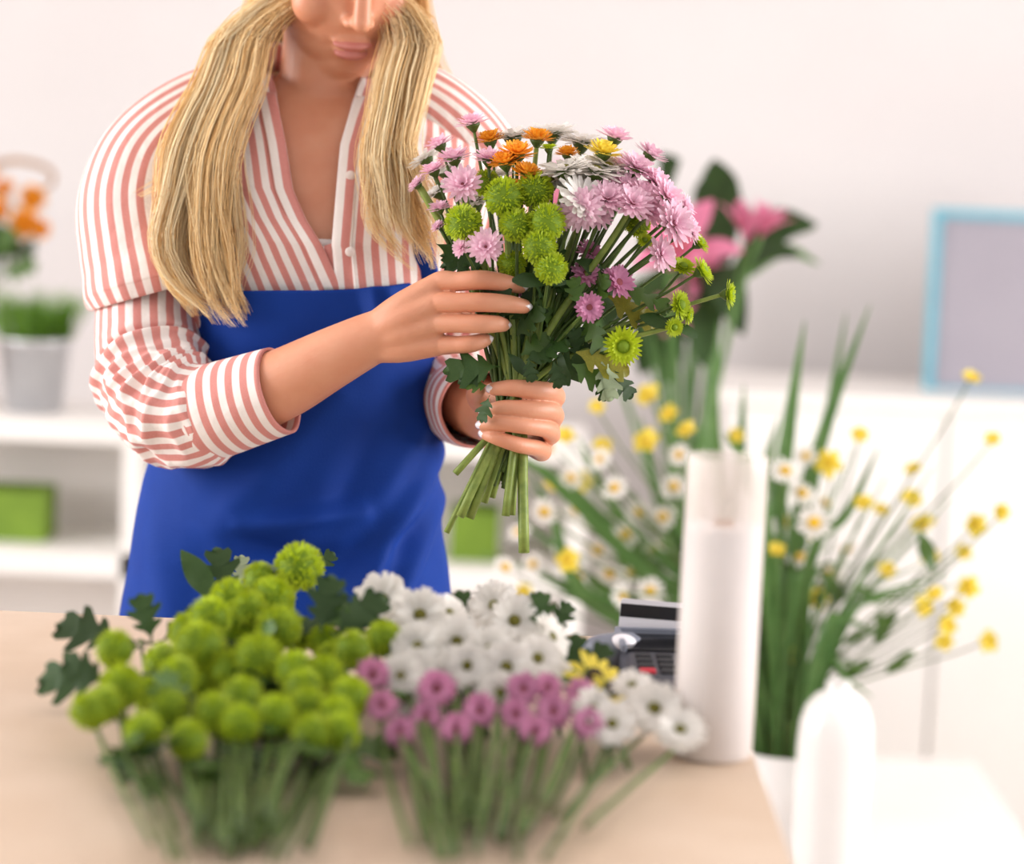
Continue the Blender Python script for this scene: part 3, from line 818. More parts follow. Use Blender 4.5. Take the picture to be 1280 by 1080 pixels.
WHITEL = [(20, .09, .42, .02, .12, .12), (19, .09, .40, .16, .05, .14), (16, .08, .35, .32, .0, .16)]
ORL = [(20, .07, .42, .12, .3, .12), (18, .06, .38, .38, .3, .15), (16, .05, .33, .65, .3, .18), (12, .04, .26, .95, .3, .2), (8, .02, .2, 1.25, .2, .2)]
KIND = {}
def reg(k, makers): KIND[k] = [f() for f in makers]
reg('pompon', [lambda s=s: pompon(s) for s in (1, 2, 3)])
reg('button', [lambda s=s: button(s) for s in (4, 5)])
reg('pink', [lambda s=s: mum(s, MT['pink'], MT['pinkcore'], PINKL, .07) for s in (6, 7, 8)])
reg('mauve', [lambda s=s: mum(s, MT['mauve'], MT['pinkcore'], PINKL[:3], .13) for s in (9, 10)])
reg('white', [lambda s=s: mum(s, MT['whitep'], MT['olivec'], WHITEL, .115, .125, .6) for s in (11, 12, 13)])
reg('orange', [lambda s=s: mum(s, MT['orange'], MT['orange'], ORL, .08, .11) for s in (14, 15)])
reg('yellow', [lambda s=s: mum(s, MT['yellow'], MT['yellowc'], ORL, .08, .11) for s in (16,)])
reg('daisy', [lambda s=s: mum(s, MT['whitep'], MT['yellowc'], [(14, .12, .38, .05, -.1, .1)], .17, .16, .6) for s in (17,)])
reg('rape', [lambda s=s: mum(s, MT['yellow'], MT['yellowc'], [(5, .06, .44, .25, .1, .1), (5, .05, .36, .6, .1, .12)], .1, .34, .7) for s in (18, 19)])
reg('rudbeckia', [lambda s=s: mum(s, MT['yellow'], MT['soil'], [(12, .12, .42, .05, -.2, .1)], .16, .15, .3) for s in (20,)])
def calyx_mesh():
    mb = MB(); lathe(mb, [(.05, -.10), (.10, -.03), (.17, .06), (.2, .14), (.12, .16)], n=12, close=True); return fin('calyx', mb, MT['stem'])
CALYX = calyx_mesh()

def leaf_mesh(kind, m):
    """unit leaf along +Y, length 1, upper face +Z, slightly drooping"""
    v = []; f = []
    if kind == 'lobed':
        st = [(0, .02), (.10, .03), (.20, .10), (.28, .26), (.34, .30), (.37, .13), (.47, .20), (.56, .36), (.62, .36), (.63, .15), (.72, .20), (.82, .27), (.88, .22), (.89, .12), (.96, .08), (1.0, .01)]
        sh = [0, 0, 0, .03, .06, .02, 0, .06, .10, .03, 0, .05, .08, .03, .01, 0]
    else:
        st = [(t, .19 * math.sin(math.pi * min(1, t * .93 + .05)) ** .8) for t in np.linspace(0, 1, 11)]; sh = [0] * 11
    for (t, w), s in zip(st, sh):
        y = t; z = -0.22 * t * t
        v += [(-w, y + s, z - .16 * w + .05 * math.sin(9 * t)), (0, y, z + .03 * math.sin(math.pi * t) * 0), (w, y + s, z - .16 * w - .05 * math.sin(8 * t))]
    n = len(st)
    f = [(i * 3 + j, i * 3 + j + 1, (i + 1) * 3 + j + 1, (i + 1) * 3 + j) for i in range(n - 1) for j in range(2)]
    return mesh('leaf', np.array(v), f, m)
LEAF = {k: leaf_mesh('lobed', MT[m]) for k, m in (('dark', 'leaf'), ('mid', 'leafmid'), ('pale', 'leafpale'), ('olive', 'leafolive'))}
LEAF['plain'] = leaf_mesh('plain', MT['leaf']); LEAF['plainmid'] = leaf_mesh('plain', MT['leafmid'])

def look(dirv, roll=0.0):
    q = Vector(tuple(dirv)).to_track_quat('Z', 'Y'); return q @ Quaternion((0, 0, 1), roll)
def leaf_rot(dirv, normal):
    y = nrm(dirv); z = nrm(np.asarray(normal, float) - y * np.dot(normal, y)); x = np.cross(y, z)
    return Matrix([[x[i], y[i], z[i]] for i in range(3)]).to_quaternion()

def bez(a, b, c, d, m):
    t = np.linspace(0, 1, m)[:, None]; a, b, c, d = map(np.asarray, (a, b, c, d))
    return a * (1 - t) ** 3 + 3 * b * t * (1 - t) ** 2 + 3 * c * t * t * (1 - t) + d * t ** 3

NAMES = dict(pompon='pompon_chrysanthemum', button='button_chrysanthemum', pink='pink_chrysanthemum', mauve='mauve_chrysanthemum', white='white_chrysanthemum',
             orange='orange_chrysanthemum', yellow='yellow_chrysanthemum', daisy='white_daisy', rape='yellow_wildflower', rudbeckia='yellow_rudbeckia')
def flower(kind, pos, dirv, diam, path, label, group, rs=0.0018, var=None, leaves=(), cut=True, name=None, cat='flower', seg=None, calyx=True, stem_m=None):
    """path: points from bloom base down to the cut end (world); root empty at the cut end"""
    base = np.asarray(path[-1], float)
    root = thing(name or NAMES[kind], label, cat, base, group)
    mb = MB(); r = np.linspace(rs * .85, rs * 1.25, len(path)); tube(mb, path, r, n=6, m=seg or 16)
    so = mobj('stem', mb, stem_m or MT['stem'], root, loc=base)
    vs_ = KIND[kind]; vi = var if var is not None else rng.randrange(len(vs_))
    pm, cm = vs_[vi % len(vs_)]
    q = look(dirv, rng.uniform(0, 6.28)); rel = np.asarray(pos, float) - base
    b = obj('petals', pm, root, rel, q, diam); obj('centre', cm, b)
    if calyx: obj('calyx', CALYX, b)
    for (lp, ld, ln, ls, lk) in leaves:
        obj('leaf', LEAF[lk], so, np.asarray(lp) - base, leaf_rot(ld, ln), ls)
    return root

# ================================================================== HAND-HELD BOUQUET
GD = 2.236
GRIP = P(642, 524, GD)
B = []   # kind, px, py, diam px, depth, facing (dx right, dy down, toward camera), label key
def bq(kind, px, py, dm, d, face=None, key=None): B.append((kind, px, py, dm, d, face, key or kind))
for x, y, s, d in [(579, 279, 45, 2.190), (630, 246, 48, 2.185), (669, 237, 44, 2.195), (646, 281, 42, 2.180), (684, 277, 45, 2.172), (674, 309, 42, 2.165), (689, 335, 39, 2.160), (608, 229, 34, 2.235), (797, 280, 32, 2.235), (607, 345, 30, 2.25), (640, 330, 34, 2.22)]:
    bq('pompon', x, y, s, d)
for x, y, s, d, fc in [(879, 338, 33, 2.205, (.9, -.5, .35)), (854, 333, 30, 2.215, (.3, -.8, .6)), (875, 303, 28, 2.225, (.8, -.6, .3)), (912, 368, 32, 2.21, (1, .0, .25)), (851, 381, 32, 2.195, (.75, -.1, .6)), (843, 409, 21, 2.19, (.4, .2, 1)), (779, 433, 41, 2.165, (.05, .15, 1)), (861, 394, 22, 2.205, (.9, .2, .3)), (806, 300, 18, 2.22, (.2, -.4, .8))]:
    bq('button', x, y, s, d, fc)
for x, y, s, d, fc in [(520, 229, 25, 2.225, (-.75, -.8, .25)), (541, 210, 32, 2.23, (-.4, -1, .25)), (567, 194, 38, 2.23, (-.15, -1, .3)), (611, 195, 38, 2.22, (0, -1, .4)), (578, 229, 44, 2.205, (-.1, -.4, .9)), (549, 258, 26, 2.215, (-.2, -1, .35)), (607, 308, 40, 2.165, (-.1, -.15, 1)), (575, 309, 22, 2.185, (-.6, -.2, .8)), (547, 282, 18, 2.22, (-.6, -.6, .4)),
                       (797, 206, 46, 2.215, (.4, -.8, .5)), (822, 226, 42, 2.215, (.6, -.7, .5)), (760, 246, 46, 2.185, (.1, -.6, .8)), (792, 252, 46, 2.185, (.25, -.55, .8)), (836, 243, 42, 2.20, (.7, -.5, .6)), (846, 278, 52, 2.19, (.7, -.2, .7)), (728, 262, 46, 2.175, (-.2, .1, .8)), (829, 317, 38, 2.19, (.6, -.1, .7)), (776, 206, 36, 2.235, (.3, -.9, .3)), (858, 258, 34, 2.225, (.9, -.4, .3)), (815, 264, 38, 2.20, (.5, -.4, .7)), (780, 230, 40, 2.205, (.2, -.8, .6)), (748, 268, 34, 2.19, (0, -.3, .9)), (866, 287, 30, 2.21, (.9, -.2, .4)), (806, 241, 40, 2.20, (.4, -.7, .6)), (704, 270, 30, 2.19, (-.3, -.3, .9)),
                       (590, 150, 38, 2.245, (-.2, -1, .2)), (770, 168, 40, 2.25, (.3, -1, .2)), (548, 178, 34, 2.25, (-.5, -1, .1)), (815, 190, 38, 2.255, (.6, -.9, .1))]:
    bq('pink', x, y, s, d, fc)
for x, y, s, d, fc in [(738, 313, 30, 2.225, (.2, -.6, .7)), (733, 341, 34, 2.215, (.1, -.5, .8)), (775, 352, 38, 2.205, (.5, -.3, .8)), (737, 384, 32, 2.165, (.1, .1, 1)), (655, 362, 22, 2.235, (-.3, -.2, .9)), (765, 345, 26, 2.215, (.2, -.8, .5))]:
    bq('mauve', x, y, s, d, fc)
for x, y, s, d, fc in [(705, 206, 54, 2.195, (-.2, -1, .3)), (746, 207, 56, 2.205, (.25, -1, .35)), (688, 222, 40, 2.215, (-.2, -.9, .5)), (762, 203, 40, 2.22, (.3, -.9, .3)), (720, 226, 40, 2.205, (0, -.8, .6)), (731, 244, 52, 2.18, (.45, -.55, .7)), (776, 222, 40, 2.225, (.3, -.9, .3)), (545, 236, 36, 2.27, (-.5, -.8, .2)), (595, 246, 40, 2.265, (-.2, -.9, .3)), (530, 195, 36, 2.285, (-.6, -.9, 0)), (640, 165, 46, 2.265, (-.1, -1, .2)), (690, 160, 48, 2.275, (0, -1, .2)), (728, 172, 46, 2.26, (.1, -1, .2)), (555, 210, 38, 2.285, (-.4, -.9, .1)), (618, 215, 36, 2.27, (-.1, -.9, .2))]:
    bq('white', x, y, s, d, fc)
for x, y, s, d, fc in [(647, 189, 42, 2.21, (.1, -1, .4)), (631, 200, 38, 2.205, (-.2, -1, .4)), (659, 214, 36, 2.195, (.2, -1, .5)), (709, 190, 28, 2.235, (0, -1, .3)), (645, 230, 18, 2.20, (0, -.8, .6)), (672, 170, 38, 2.24, (.1, -1, .2)), (612, 172, 36, 2.25, (-.2, -1, .2))]:
    bq('orange', x, y, s, d, fc)
bq('yellow', 755, 187, 42, 2.225, (.2, -1, .3))
bq('button', 686, 184, 22, 2.215, (0, -1, .1), 'bud')

BL = dict(pompon=('lime green pompon chrysanthemum ball in the hand-held bouquet', 'green pompons in the bouquet'),
          button=('small lime green button chrysanthemum on a thin stem of the bouquet', 'green button flowers in the bouquet'),
          pink=('pale pink frilly chrysanthemum in the hand-held bouquet', 'pale pink chrysanthemums in the bouquet'),
          mauve=('small mauve chrysanthemum deep among the stems of the bouquet', 'mauve chrysanthemums in the bouquet'),
          white=('white chrysanthemum in the top of the hand-held bouquet', 'white chrysanthemums in the bouquet'),
          orange=('orange chrysanthemum in the top of the hand-held bouquet', 'orange chrysanthemums in the bouquet'),
          yellow=('single bright yellow chrysanthemum in the top of the bouquet', None),
          bud=('closed green flower bud rising between the white and orange blooms', None))
def bq_label(key, px, py, lb):
    if key == 'pompon':
        if py > 325 and px < 650: return 'lime green pompon half hidden in the leaves above the fingers'
        if px > 750: return 'lime green pompon tucked under the pale pink blooms of the bouquet'
        if px == 579: return 'lime green pompon standing alone above the index finger'
        return 'lime green pompon in the clustered balls of the hand-held bouquet'
    if key == 'button':
        if px == 779: return 'open lime green button bloom hanging lowest in the held bouquet'
        if px == 912: return 'lime green button bloom on the longest outstretched bouquet stem'
        if px == 843: return 'tiny lime green button bloom beside a dark pointed leaf'
    if key == 'pink':
        if px == 607: return 'open pale pink bloom just above the fingers of the upper hand'
        if px == 578: return 'open pale pink bloom between green pompon and orange blooms'
        if px < 560: return 'small half-closed pale pink bloom reaching towards the blonde hair'
        if px < 640: return 'pale pink bloom in side view next to the orange blooms'
        if py > 300: return 'pale pink bloom hanging lowest near the lime button flowers'
        return 'pale pink frilly bloom in the dense pink mass of the bouquet'
    if key == 'mauve':
        if px == 737: return 'mauve daisy-like bloom facing outwards between thin bare stems'
        if px < 700: return 'small mauve bloom behind the fingertips of the upper hand'
    if key == 'white':
        if px > 690 and py > 200: return 'large white bloom beside the pale pink mass of the bouquet'
        if px < 625: return 'white bloom behind the pale pink flowers near the blonde hair'
        return 'white bloom at the crown of the hand-held bouquet'
    if key == 'orange' and px > 690: return 'orange bloom behind the large white blooms of the bouquet'
    if key == 'orange' and px == 645: return 'small orange bloom peeking out between two green pompons'
    return lb
def heap_label(kind, px, py, dm, lb):
    if kind == 'pompon':
        if px == 374: return 'lime green pompon standing highest above the heap before the apron'
        if px < 200: return 'lime green pompon among the lobed leaf sprigs at the heap edge'
        if px > 400: return 'lime green pompon next to the white and mauve chrysanthemums'
        if py > 860: return 'lime green pompon lying low over the cut stems'
        if py < 765: return 'lime green pompon on the crest of the green heap'
    if kind == 'white':
        if px == 690: return 'white chrysanthemum seen from the side beside a dark leaf'
        if px > 730: return 'white chrysanthemum lying between card terminal and paper roll'
        if py < 785: return 'white chrysanthemum on the crest of the white heap'
    if kind == 'mauve':
        if px < 520: return 'mauve chrysanthemum lying against the green pompons'
        if px > 700: return 'mauve chrysanthemum lying near the yellow flowers'
    return lb
def wild_label(kind, px, py, lb):
    if kind == 'daisy':
        return 'white daisy with yellow centre beside the tall paper roll' if px > 900 else 'white daisy with yellow centre above the card terminal'
    if kind == 'rape':
        if px > 1120: return 'yellow blossom on a long arching stem before the sideboard'
        if px > 900: return 'yellow blossom rising just beside the tall paper roll'
        if px > 790: return 'yellow blossom below the lime green bouquet buttons'
        return 'yellow blossom near the cut stem ends of the bouquet'
    return lb
VIS_ENDS = [(558, 666, 2.222, .0022), (575, 646, 2.215, .0036), (587, 648, 2.222, .0034), (569, 592, 2.215, .0026), (632, 645, 2.212, .0030), (655, 691, 2.207, .0040), (640, 644, 2.226, .0026), (605, 628, 2.235, .0028), (615, 622, 2.24, .0026)]
# stems whose bloom lies right go down to the left and the other way round (spiral hold)
order = sorted(range(len(B)), key=lambda i: -B[i][1])
vis_for = {}
pick = [order[int(k * (len(order) - 1) / (len(VIS_ENDS) - 1))] for k in range(len(VIS_ENDS))]
for k, e in zip(pick, sorted(VIS_ENDS, key=lambda e: e[0])): vis_for[k] = e
XL = []
def px_dir(fc): return nrm(RIGHT * fc[0] - UP * fc[1] - _f * fc[2])
# single leaves seen in the photo: px,py,depth (base), direction px (dx,dy,cam), normal (dx,dy,cam), length px, kind
LEAVES = [
    (600, 335, 2.215, (-1, -.75, .1), (.3, -.5, .8), 62, 'plain'), (612, 322, 2.212, (-1, .05, .1), (0, -.6, .8), 62, 'dark'), (600, 328, 2.215, (-.9, -.3, .1), (.1, -.6, .7), 50, 'dark'),
    (626, 458, 2.195, (-1, -.02, .1), (0, -.5, .9), 72, 'dark'), (618, 458, 2.196, (-.9, .3, .1), (-.2, -.5, .9), 50, 'dark'), (612, 494, 2.188, (-.4, .9, .1), (-.5, -.3, .8), 36, 'dark'), (612, 482, 2.196, (-.7, -.1, .2), (-.2, -.6, .7), 32, 'mid'),
    (660, 448, 2.190, (.25, 1, .1), (.2, -.2, 1), 30, 'dark'), (692, 452, 2.19, (.3, 1, .1), (.2, -.2, 1), 34, 'dark'), (640, 350, 2.175, (1, -.1, .2), (.1, -.6, .8), 66, 'plain'), (720, 440, 2.190, (1, .25, .2), (0, -.6, .8), 70, 'olive'),
    (715, 455, 2.19, (.9, .45, .2), (-.1, -.5, .8), 56, 'mid'), (752, 452, 2.185, (.35, 1, .1), (.5, 0, .8), 50, 'pale'), (760, 455, 2.18, (.0, 1, .1), (-.4, 0, .9), 46, 'pale'), (765, 462, 2.185, (.7, .8, 0), (.3, -.3, .8), 44, 'dark'), (752, 468, 2.188, (.2, 1, 0), (.2, -.3, .8), 34, 'dark'),
    (800, 395, 2.20, (1, .15, .1), (0, -.8, .6), 75, 'plain'), (780, 362, 2.21, (1, .25, .1), (.1, -.7, .6), 62, 'mid'), (735, 400, 2.20, (.5, .8, .2), (.4, -.4, .7), 60, 'mid'), (760, 370, 2.22, (.8, .35, .1), (0, -.6, .8), 70, 'olive')]
R3 = random.Random(21)
for k in range(64):   # dark foliage filling the middle of the bunch
    t = R3.random(); y = 318 + 145 * t; half = 100 - 50 * t; x = 668 - 8 * t + R3.uniform(-1, 1) * half + (12 if t < .5 else 0)
    d = 2.215 + R3.uniform(-.02, .05)
    if x < 640 and y > 372: x += 45; d += .03
    LEAVES.append((x, y + 25, d, (R3.uniform(-1, 1), R3.uniform(-1.2, -.1), R3.uniform(-.2, .6)), (R3.uniform(-.6, .6), R3.uniform(-.9, 0), R3.uniform(.3, 1)), R3.uniform(34, 62), R3.choice(['dark', 'dark', 'dark', 'plain', 'mid'])))
leaf_for = {}
for L_ in LEAVES:
    # hang each leaf on the flower whose straight stem line passes nearest
    best = min(range(len(B)), key=lambda i: abs((B[i][1] - 642) * ((524 - L_[1]) / max(40.0, 524 - B[i][2])) + 642 - L_[0]) + (400 if B[i][2] > L_[1] else 0))
    leaf_for.setdefault(best, []).append(L_)
for i, (kind, px, py, dm, d, fc, key) in enumerate(B):
    pos = P(px, py, d)
    rad = nrm(pos - P(650, 470, 2.25))
    dirv = px_dir(fc) if fc else nrm(rad * .7 - _f * .5)
    diam = px2m(dm, d) * (1.14 if kind == 'pompon' else 1.40 if kind == 'white' else 1.30)
    base = pos - dirv * diam * (.45 if kind == 'pompon' else .22)
    a = rng.uniform(0, 6.28); q = rng.uniform(.15, 1) ** .5
    g = P(642 + 22 * q * math.cos(a), 520, GD + .014 * q * math.sin(a))
    if i in vis_for:
        ex, ey, ed, rs = vis_for[i]; end = P(ex, ey, ed); g = P(642 + (ex - 615) * .25, 524, GD - .008 + rng.uniform(-.004, .004)); st = MT['stemcut']
    else:
        end = P(642 + (642 - px) * .06 - rng.uniform(0, 26), rng.uniform(560, 612), GD + .01 + rng.uniform(-.012, .012)); rs = rng.uniform(.0014, .0021); st = None
    dist = np.linalg.norm(base - g)
    up = nrm(pos - g)
    upv = nrm(UP * 1.0 + RIGHT * (px - 642) / 420.0)
    c = bez(base, base - nrm(dirv * .55 + up * .8) * dist * .3, g + upv * dist * .42, g, 9)
    path = np.vstack([c, (g + end) / 2, end])
    lv = []
    for (lx, ly, ld, ldir, ln, ll, lk) in leaf_for.get(i, []):
        lv.append((P(lx, ly, ld), px_dir(ldir), px_dir(ln), px2m(ll, ld), lk))
    lb, gr = BL[key]; lb = bq_label(key, px, py, lb)
    flower(kind, base, dirv, diam, path, lb, gr, rs=rs, leaves=lv, seg=26, stem_m=st, name='flower_bud' if key == 'bud' else None)

# ================================================================== FLOWERS LYING ON THE TABLE
def heap(kind, lst, label, group, stemtarget, leafkinds=('dark',), nleaf=1, hfun=None, cat='flower'):
    for it in lst:
        px, py, dm = it[:3]; fc = it[3] if len(it) > 3 else None
        h = it[4] if len(it) > 4 else float(np.interp(py, [690, 760, 830, 900, 960], [.080, .072, .055, .034, .022]))
        pos = on_height(px, py, h); d = float(np.dot(pos - CAM, _f)); diam = px2m(dm, d) * (1.22 if kind == 'pompon' else 1.05 if kind == 'mauve' else 1.22)
        if fc is None: fc = (rng.uniform(-.4, .4), rng.uniform(-.9, -.4), rng.uniform(.5, 1))
        dirv = px_dir(fc)
        base = pos - dirv * diam * (.45 if kind == 'pompon' else .15)
        tx, ty = stemtarget(px, py)
        end = on_height(tx, ty, .006 + rng.uniform(0, .012))
        mid = base * .55 + end * .45; mid[2] = max(TABLE_Z + .004, min(base[2] - .012, TABLE_Z + .022 + rng.uniform(-.01, .012)))
        base2 = base.copy(); p1 = base - dirv * diam * .5; p1[2] = max(p1[2], TABLE_Z + .008)
        lv = []
        for k in range(nleaf):
            t = rng.uniform(.15, .7); lp = base * (1 - t) + mid * t
            ld = nrm(np.array([rng.uniform(-1, 1), rng.uniform(-1, .6), rng.uniform(-.1, .5)]))
            lv.append((lp, ld, (rng.uniform(-.5, .5), -.3, 1), rng.uniform(.035, .055), rng.choice(leafkinds)))
        flower(kind, base, dirv, diam, [base, p1, mid, end], heap_label(kind, px, py, dm, label), group, rs=.0019, leaves=lv, cat=cat)
def st_green(px, py): return (px * .55 + 120 + rng.uniform(-20, 20), rng.uniform(1010, 1075))
def st_white(px, py): return (px * .5 + 300 + rng.uniform(-25, 25), rng.uniform(1000, 1075))
heap('pompon', [(374, 708, 54, None, .088), (325, 724, 40), (288, 748, 46), (340, 748, 50), (312, 760, 40), (262, 772, 48), (348, 785, 52), (250, 808, 58), (290, 800, 40, None, .045), (322, 822, 56), (368, 838, 46), (302, 872, 50), (222, 846, 48), (143, 811, 44), (152, 858, 50), (210, 884, 46), (268, 892, 50), (384, 882, 46), (437, 872, 50), (441, 812, 44), (480, 798, 42), (112, 888, 44), (250, 852, 44, None, .035), (405, 842, 44), (372, 792, 40, None, .05), (340, 862, 42, None, .03), (188, 868, 40, None, .025), (405, 800, 38, None, .05), (300, 775, 48, None, .06), (205, 828, 46, None, .04), (288, 838, 50, None, .045), (330, 790, 44, None, .05), (380, 860, 46), (345, 895, 50), (300, 905, 48), (420, 895, 46), (130, 880, 44), (235, 790, 44, None, .055), (415, 825, 42, None, .04), (180, 915, 46), (390, 918, 48), (235, 925, 46), (425, 915, 46)],
     'lime green pompon chrysanthemum in the heap lying on the table', 'green pompons on the table', st_green, ('dark', 'mid'), 1)
heap('white', [(478, 750, 60, (-.1, -.35, 1)), (525, 769, 60, (.05, -.4, 1)), (562, 766, 46, (.5, -.6, .6)), (618, 757, 56, (-.1, -.45, .9)), (643, 776, 58, (.1, -.4, 1)), (522, 809, 56, (-.1, -.3, 1)), (571, 803, 60, (.05, -.3, 1)), (612, 812, 54, (0, -.4, 1)), (633, 834, 58, (.1, -.3, 1)), (584, 832, 50, (0, -.2, 1)), (501, 846, 52, (-.1, -.2, 1)), (672, 823, 54, (.2, -.4, .9)), (690, 796, 52, (.8, -.5, .4)), (790, 856, 46, (-.1, -.9, .5)), (818, 886, 66, (.1, -.6, .8)), (560, 866, 52, (0, -.3, 1), .03), (742, 886, 50, (.5, -.3, .8)), (660, 800, 44, (.3, -.5, .8), .05), (545, 790, 40, (0, -.5, .8), .05), (765, 905, 54, (.1, -.5, .8)), (600, 850, 50, (0, -.3, 1), .042), (570, 838, 52, (0, -.3, 1), .05), (520, 838, 50, (0, -.3, 1), .05), (625, 866, 50, (.1, -.3, 1), .04), (505, 872, 48, (-.1, -.3, 1), .036), (690, 842, 46, (.2, -.4, .9), .04), (850, 912, 56, (.1, -.6, .7))],
     'white daisy-like chrysanthemum with olive centre in the heap on the table', 'white chrysanthemums on the table', st_white, ('dark',), 0)
heap('mauve', [(466, 844, 48, (-.1, -.2, 1)), (546, 861, 54, (0, -.2, 1)), (600, 889, 50, (0, -.3, 1)), (654, 862, 48, (.1, -.4, .9)), (684, 860, 42, (.2, -.5, .8)), (726, 868, 46, (-.3, -.5, .8)), (692, 890, 50, (0, -.4, .9)), (645, 893, 46, (0, -.3, 1)), (478, 882, 46, (-.1, -.3, 1)), (533, 896, 44, (0, -.3, 1)), (570, 912, 46, (0, -.3, 1)), (735, 905, 46, (.1, -.4, .9)), (500, 915, 44, (-.1, -.3, 1)), (668, 915, 46, (0, -.3, 1))],
     'mauve pink chrysanthemum in the heap of cut flowers on the table', 'mauve chrysanthemums on the table', st_white, ('dark',), 0)
heap('rudbeckia', [(744, 846, 62, (.3, -.6, .7), .045), (766, 860, 50, (.3, -.6, .7), .040)], 'yellow flower with pointed petals between white blooms and the card terminal', 'yellow flowers by the card terminal', lambda x, y: (x + 20, 960), ('mid',), 1)

# leafy cut sprigs among the heap: px,py,h, direction, length px
sprigs = [((175, 800, .045), [((150, 800), (-1, -.35), 72, 'dark'), ((190, 800), (-.3, -1), 50, 'dark'), ((205, 800), (.6, -.6), 44, 'dark'), ((180, 808), (-.9, .1), 48, 'dark')], 'dark lobed leaf sprig behind the leftmost green pompons'),
          ((150, 850, .03), [((135, 850), (-1, -.1), 78, 'dark'), ((130, 852), (-.9, -.5), 50, 'dark')], 'dark lobed leaf sprig lying left of the green heap'),
          ((275, 755, .05), [((270, 752), (-.55, -.85), 66, 'plain'), ((300, 730), (.05, -1), 30, 'pale'), ((285, 748), (-.2, -1), 55, 'dark')], 'upright pointed leaf sprig behind the green pompons'),
          ((400, 770, .06), [((400, 790), (.2, -1), 60, 'dark'), ((420, 795), (.7, -.7), 64, 'dark'), ((390, 715), (.8, -.8), 30, 'dark'), ((450, 790), (.4, -.9), 46, 'dark'), ((430, 790), (-.4, -.8), 54, 'mid')], 'dark leaf sprig between green pompons and white chrysanthemums'),
          ((590, 790, .05), [((585, 790), (-.2, -1), 44, 'dark'), ((600, 792), (.6, -.8), 46, 'dark')], 'dark leaf sprig among the white chrysanthemums'),
          ((680, 790, .06), [((678, 792), (0, -1), 44, 'dark'), ((690, 790), (.5, -.8), 36, 'dark')], 'dark pointed leaf standing beside the white chrysanthemums'),
          ((715, 850, .03), [((712, 850), (.1, -1), 48, 'dark'), ((708, 846), (-.4, -.9), 44, 'mid'), ((725, 850), (.6, -.9), 46, 'dark')], 'dark leaf sprig next to the blue ribbon spool'),
          ((560, 880, .02), [((555, 880), (-.4, -.8), 50, 'dark'), ((520, 870), (-.6, -.6), 50, 'dark'), ((620, 865), (.3, -1), 52, 'dark'), ((640, 868), (.6, -.5), 44, 'dark')], 'dark leaf sprig under the mauve chrysanthemums')]
for (bx, by, bh), lvs, lab in sprigs:
    b = on_height(bx, by, bh); end = on_height(bx + 20, by + 130, .005)
    root = thing('leaf_sprig', lab, 'leaves', end, 'leaf sprigs on the table')
    mb = MB(); mid = (b + end) / 2; mid[2] = max(mid[2], TABLE_Z + .006); tube(mb, [b, mid, end], [.0013, .0016, .0018], n=6, m=12); mobj('stem', mb, MT['stem'], root, loc=end)
    for (lx, ly), (dx, dy), ll, lk in lvs:
        p = on_height(lx, ly, bh); d = float(np.dot(p - CAM, _f))
        dv = px_dir((dx, dy, -.15)); o = obj('leaf', LEAF[lk], root, p - end, leaf_rot(dv, px_dir((rng.uniform(-.3, .3), -.5, .9))), px2m(ll * 1.25, d))
        mb = MB(); tube(mb, [p, (p + b) / 2 + np.array([0, 0, -.003]), b], .0009, n=5, m=6); mobj('petiole', mb, MT['stem'], root, loc=end)

# ================================================================== PAPER ROLL
rc = on_height(889, 945, 0.0)
rd = float(np.dot(rc - CAM, _f)); RR = px2m(47.5, rd) * .985
# heights from the photo: paper edge y=655, film edge y=570
def z_at(px, py):
    a = P(px, py, 1.0) - CAM; return CAM[2] + a[2] * (rc[1] - CAM[1]) / a[1]
zp, zf = z_at(905, 657), z_at(908, 570)
roll = thing('paper_roll', 'tall white roll of wrapping paper standing on end in clear film', 'paper roll', (rc[0], rc[1], TABLE_Z))
mb = MB(); turns = 5; n = 44; vv = []
lathe(mb, [(RR * .28, TABLE_Z + .002), (RR, TABLE_Z + .002), (RR, zp), (RR * .93, zp + .0004), (RR * .9, zp - .001), (RR * .82, zp + .0004), (RR * .78, zp - .001), (RR * .68, zp + .0004), (RR * .62, zp - .001), (RR * .5, zp + .0004), (RR * .42, zp - .001), (RR * .28, zp)], (rc[0], rc[1], 0), 56)
mobj('paper', mb, MT['paper'], roll)
mb = MB(); lathe(mb, [(RR * .27, TABLE_Z + .002), (RR * .27, zp + .004), (RR * .21, zp + .004), (RR * .21, TABLE_Z + .002)], (rc[0], rc[1], 0), 40); mobj('core_tube', mb, MT['card_core'], roll)
mb = MB(); vv = []
for i in range(40):
    z = TABLE_Z + .003 + (zf - TABLE_Z - .003) * i / 39
    for j in range(73):
        a = 2 * math.pi * j / 72 + .9; r = RR * 1.035 + (.0016 * j / 72) + .0008 * nz(a * 2, z * 20, 4) * (1 if z > zp else .3)
        vv.append((rc[0] + r * math.cos(a), rc[1] + r * math.sin(a), z))
mb.add(np.array(vv), ringfaces(40, 73, False)); mobj('film_sleeve', mb, MT['film'], roll)

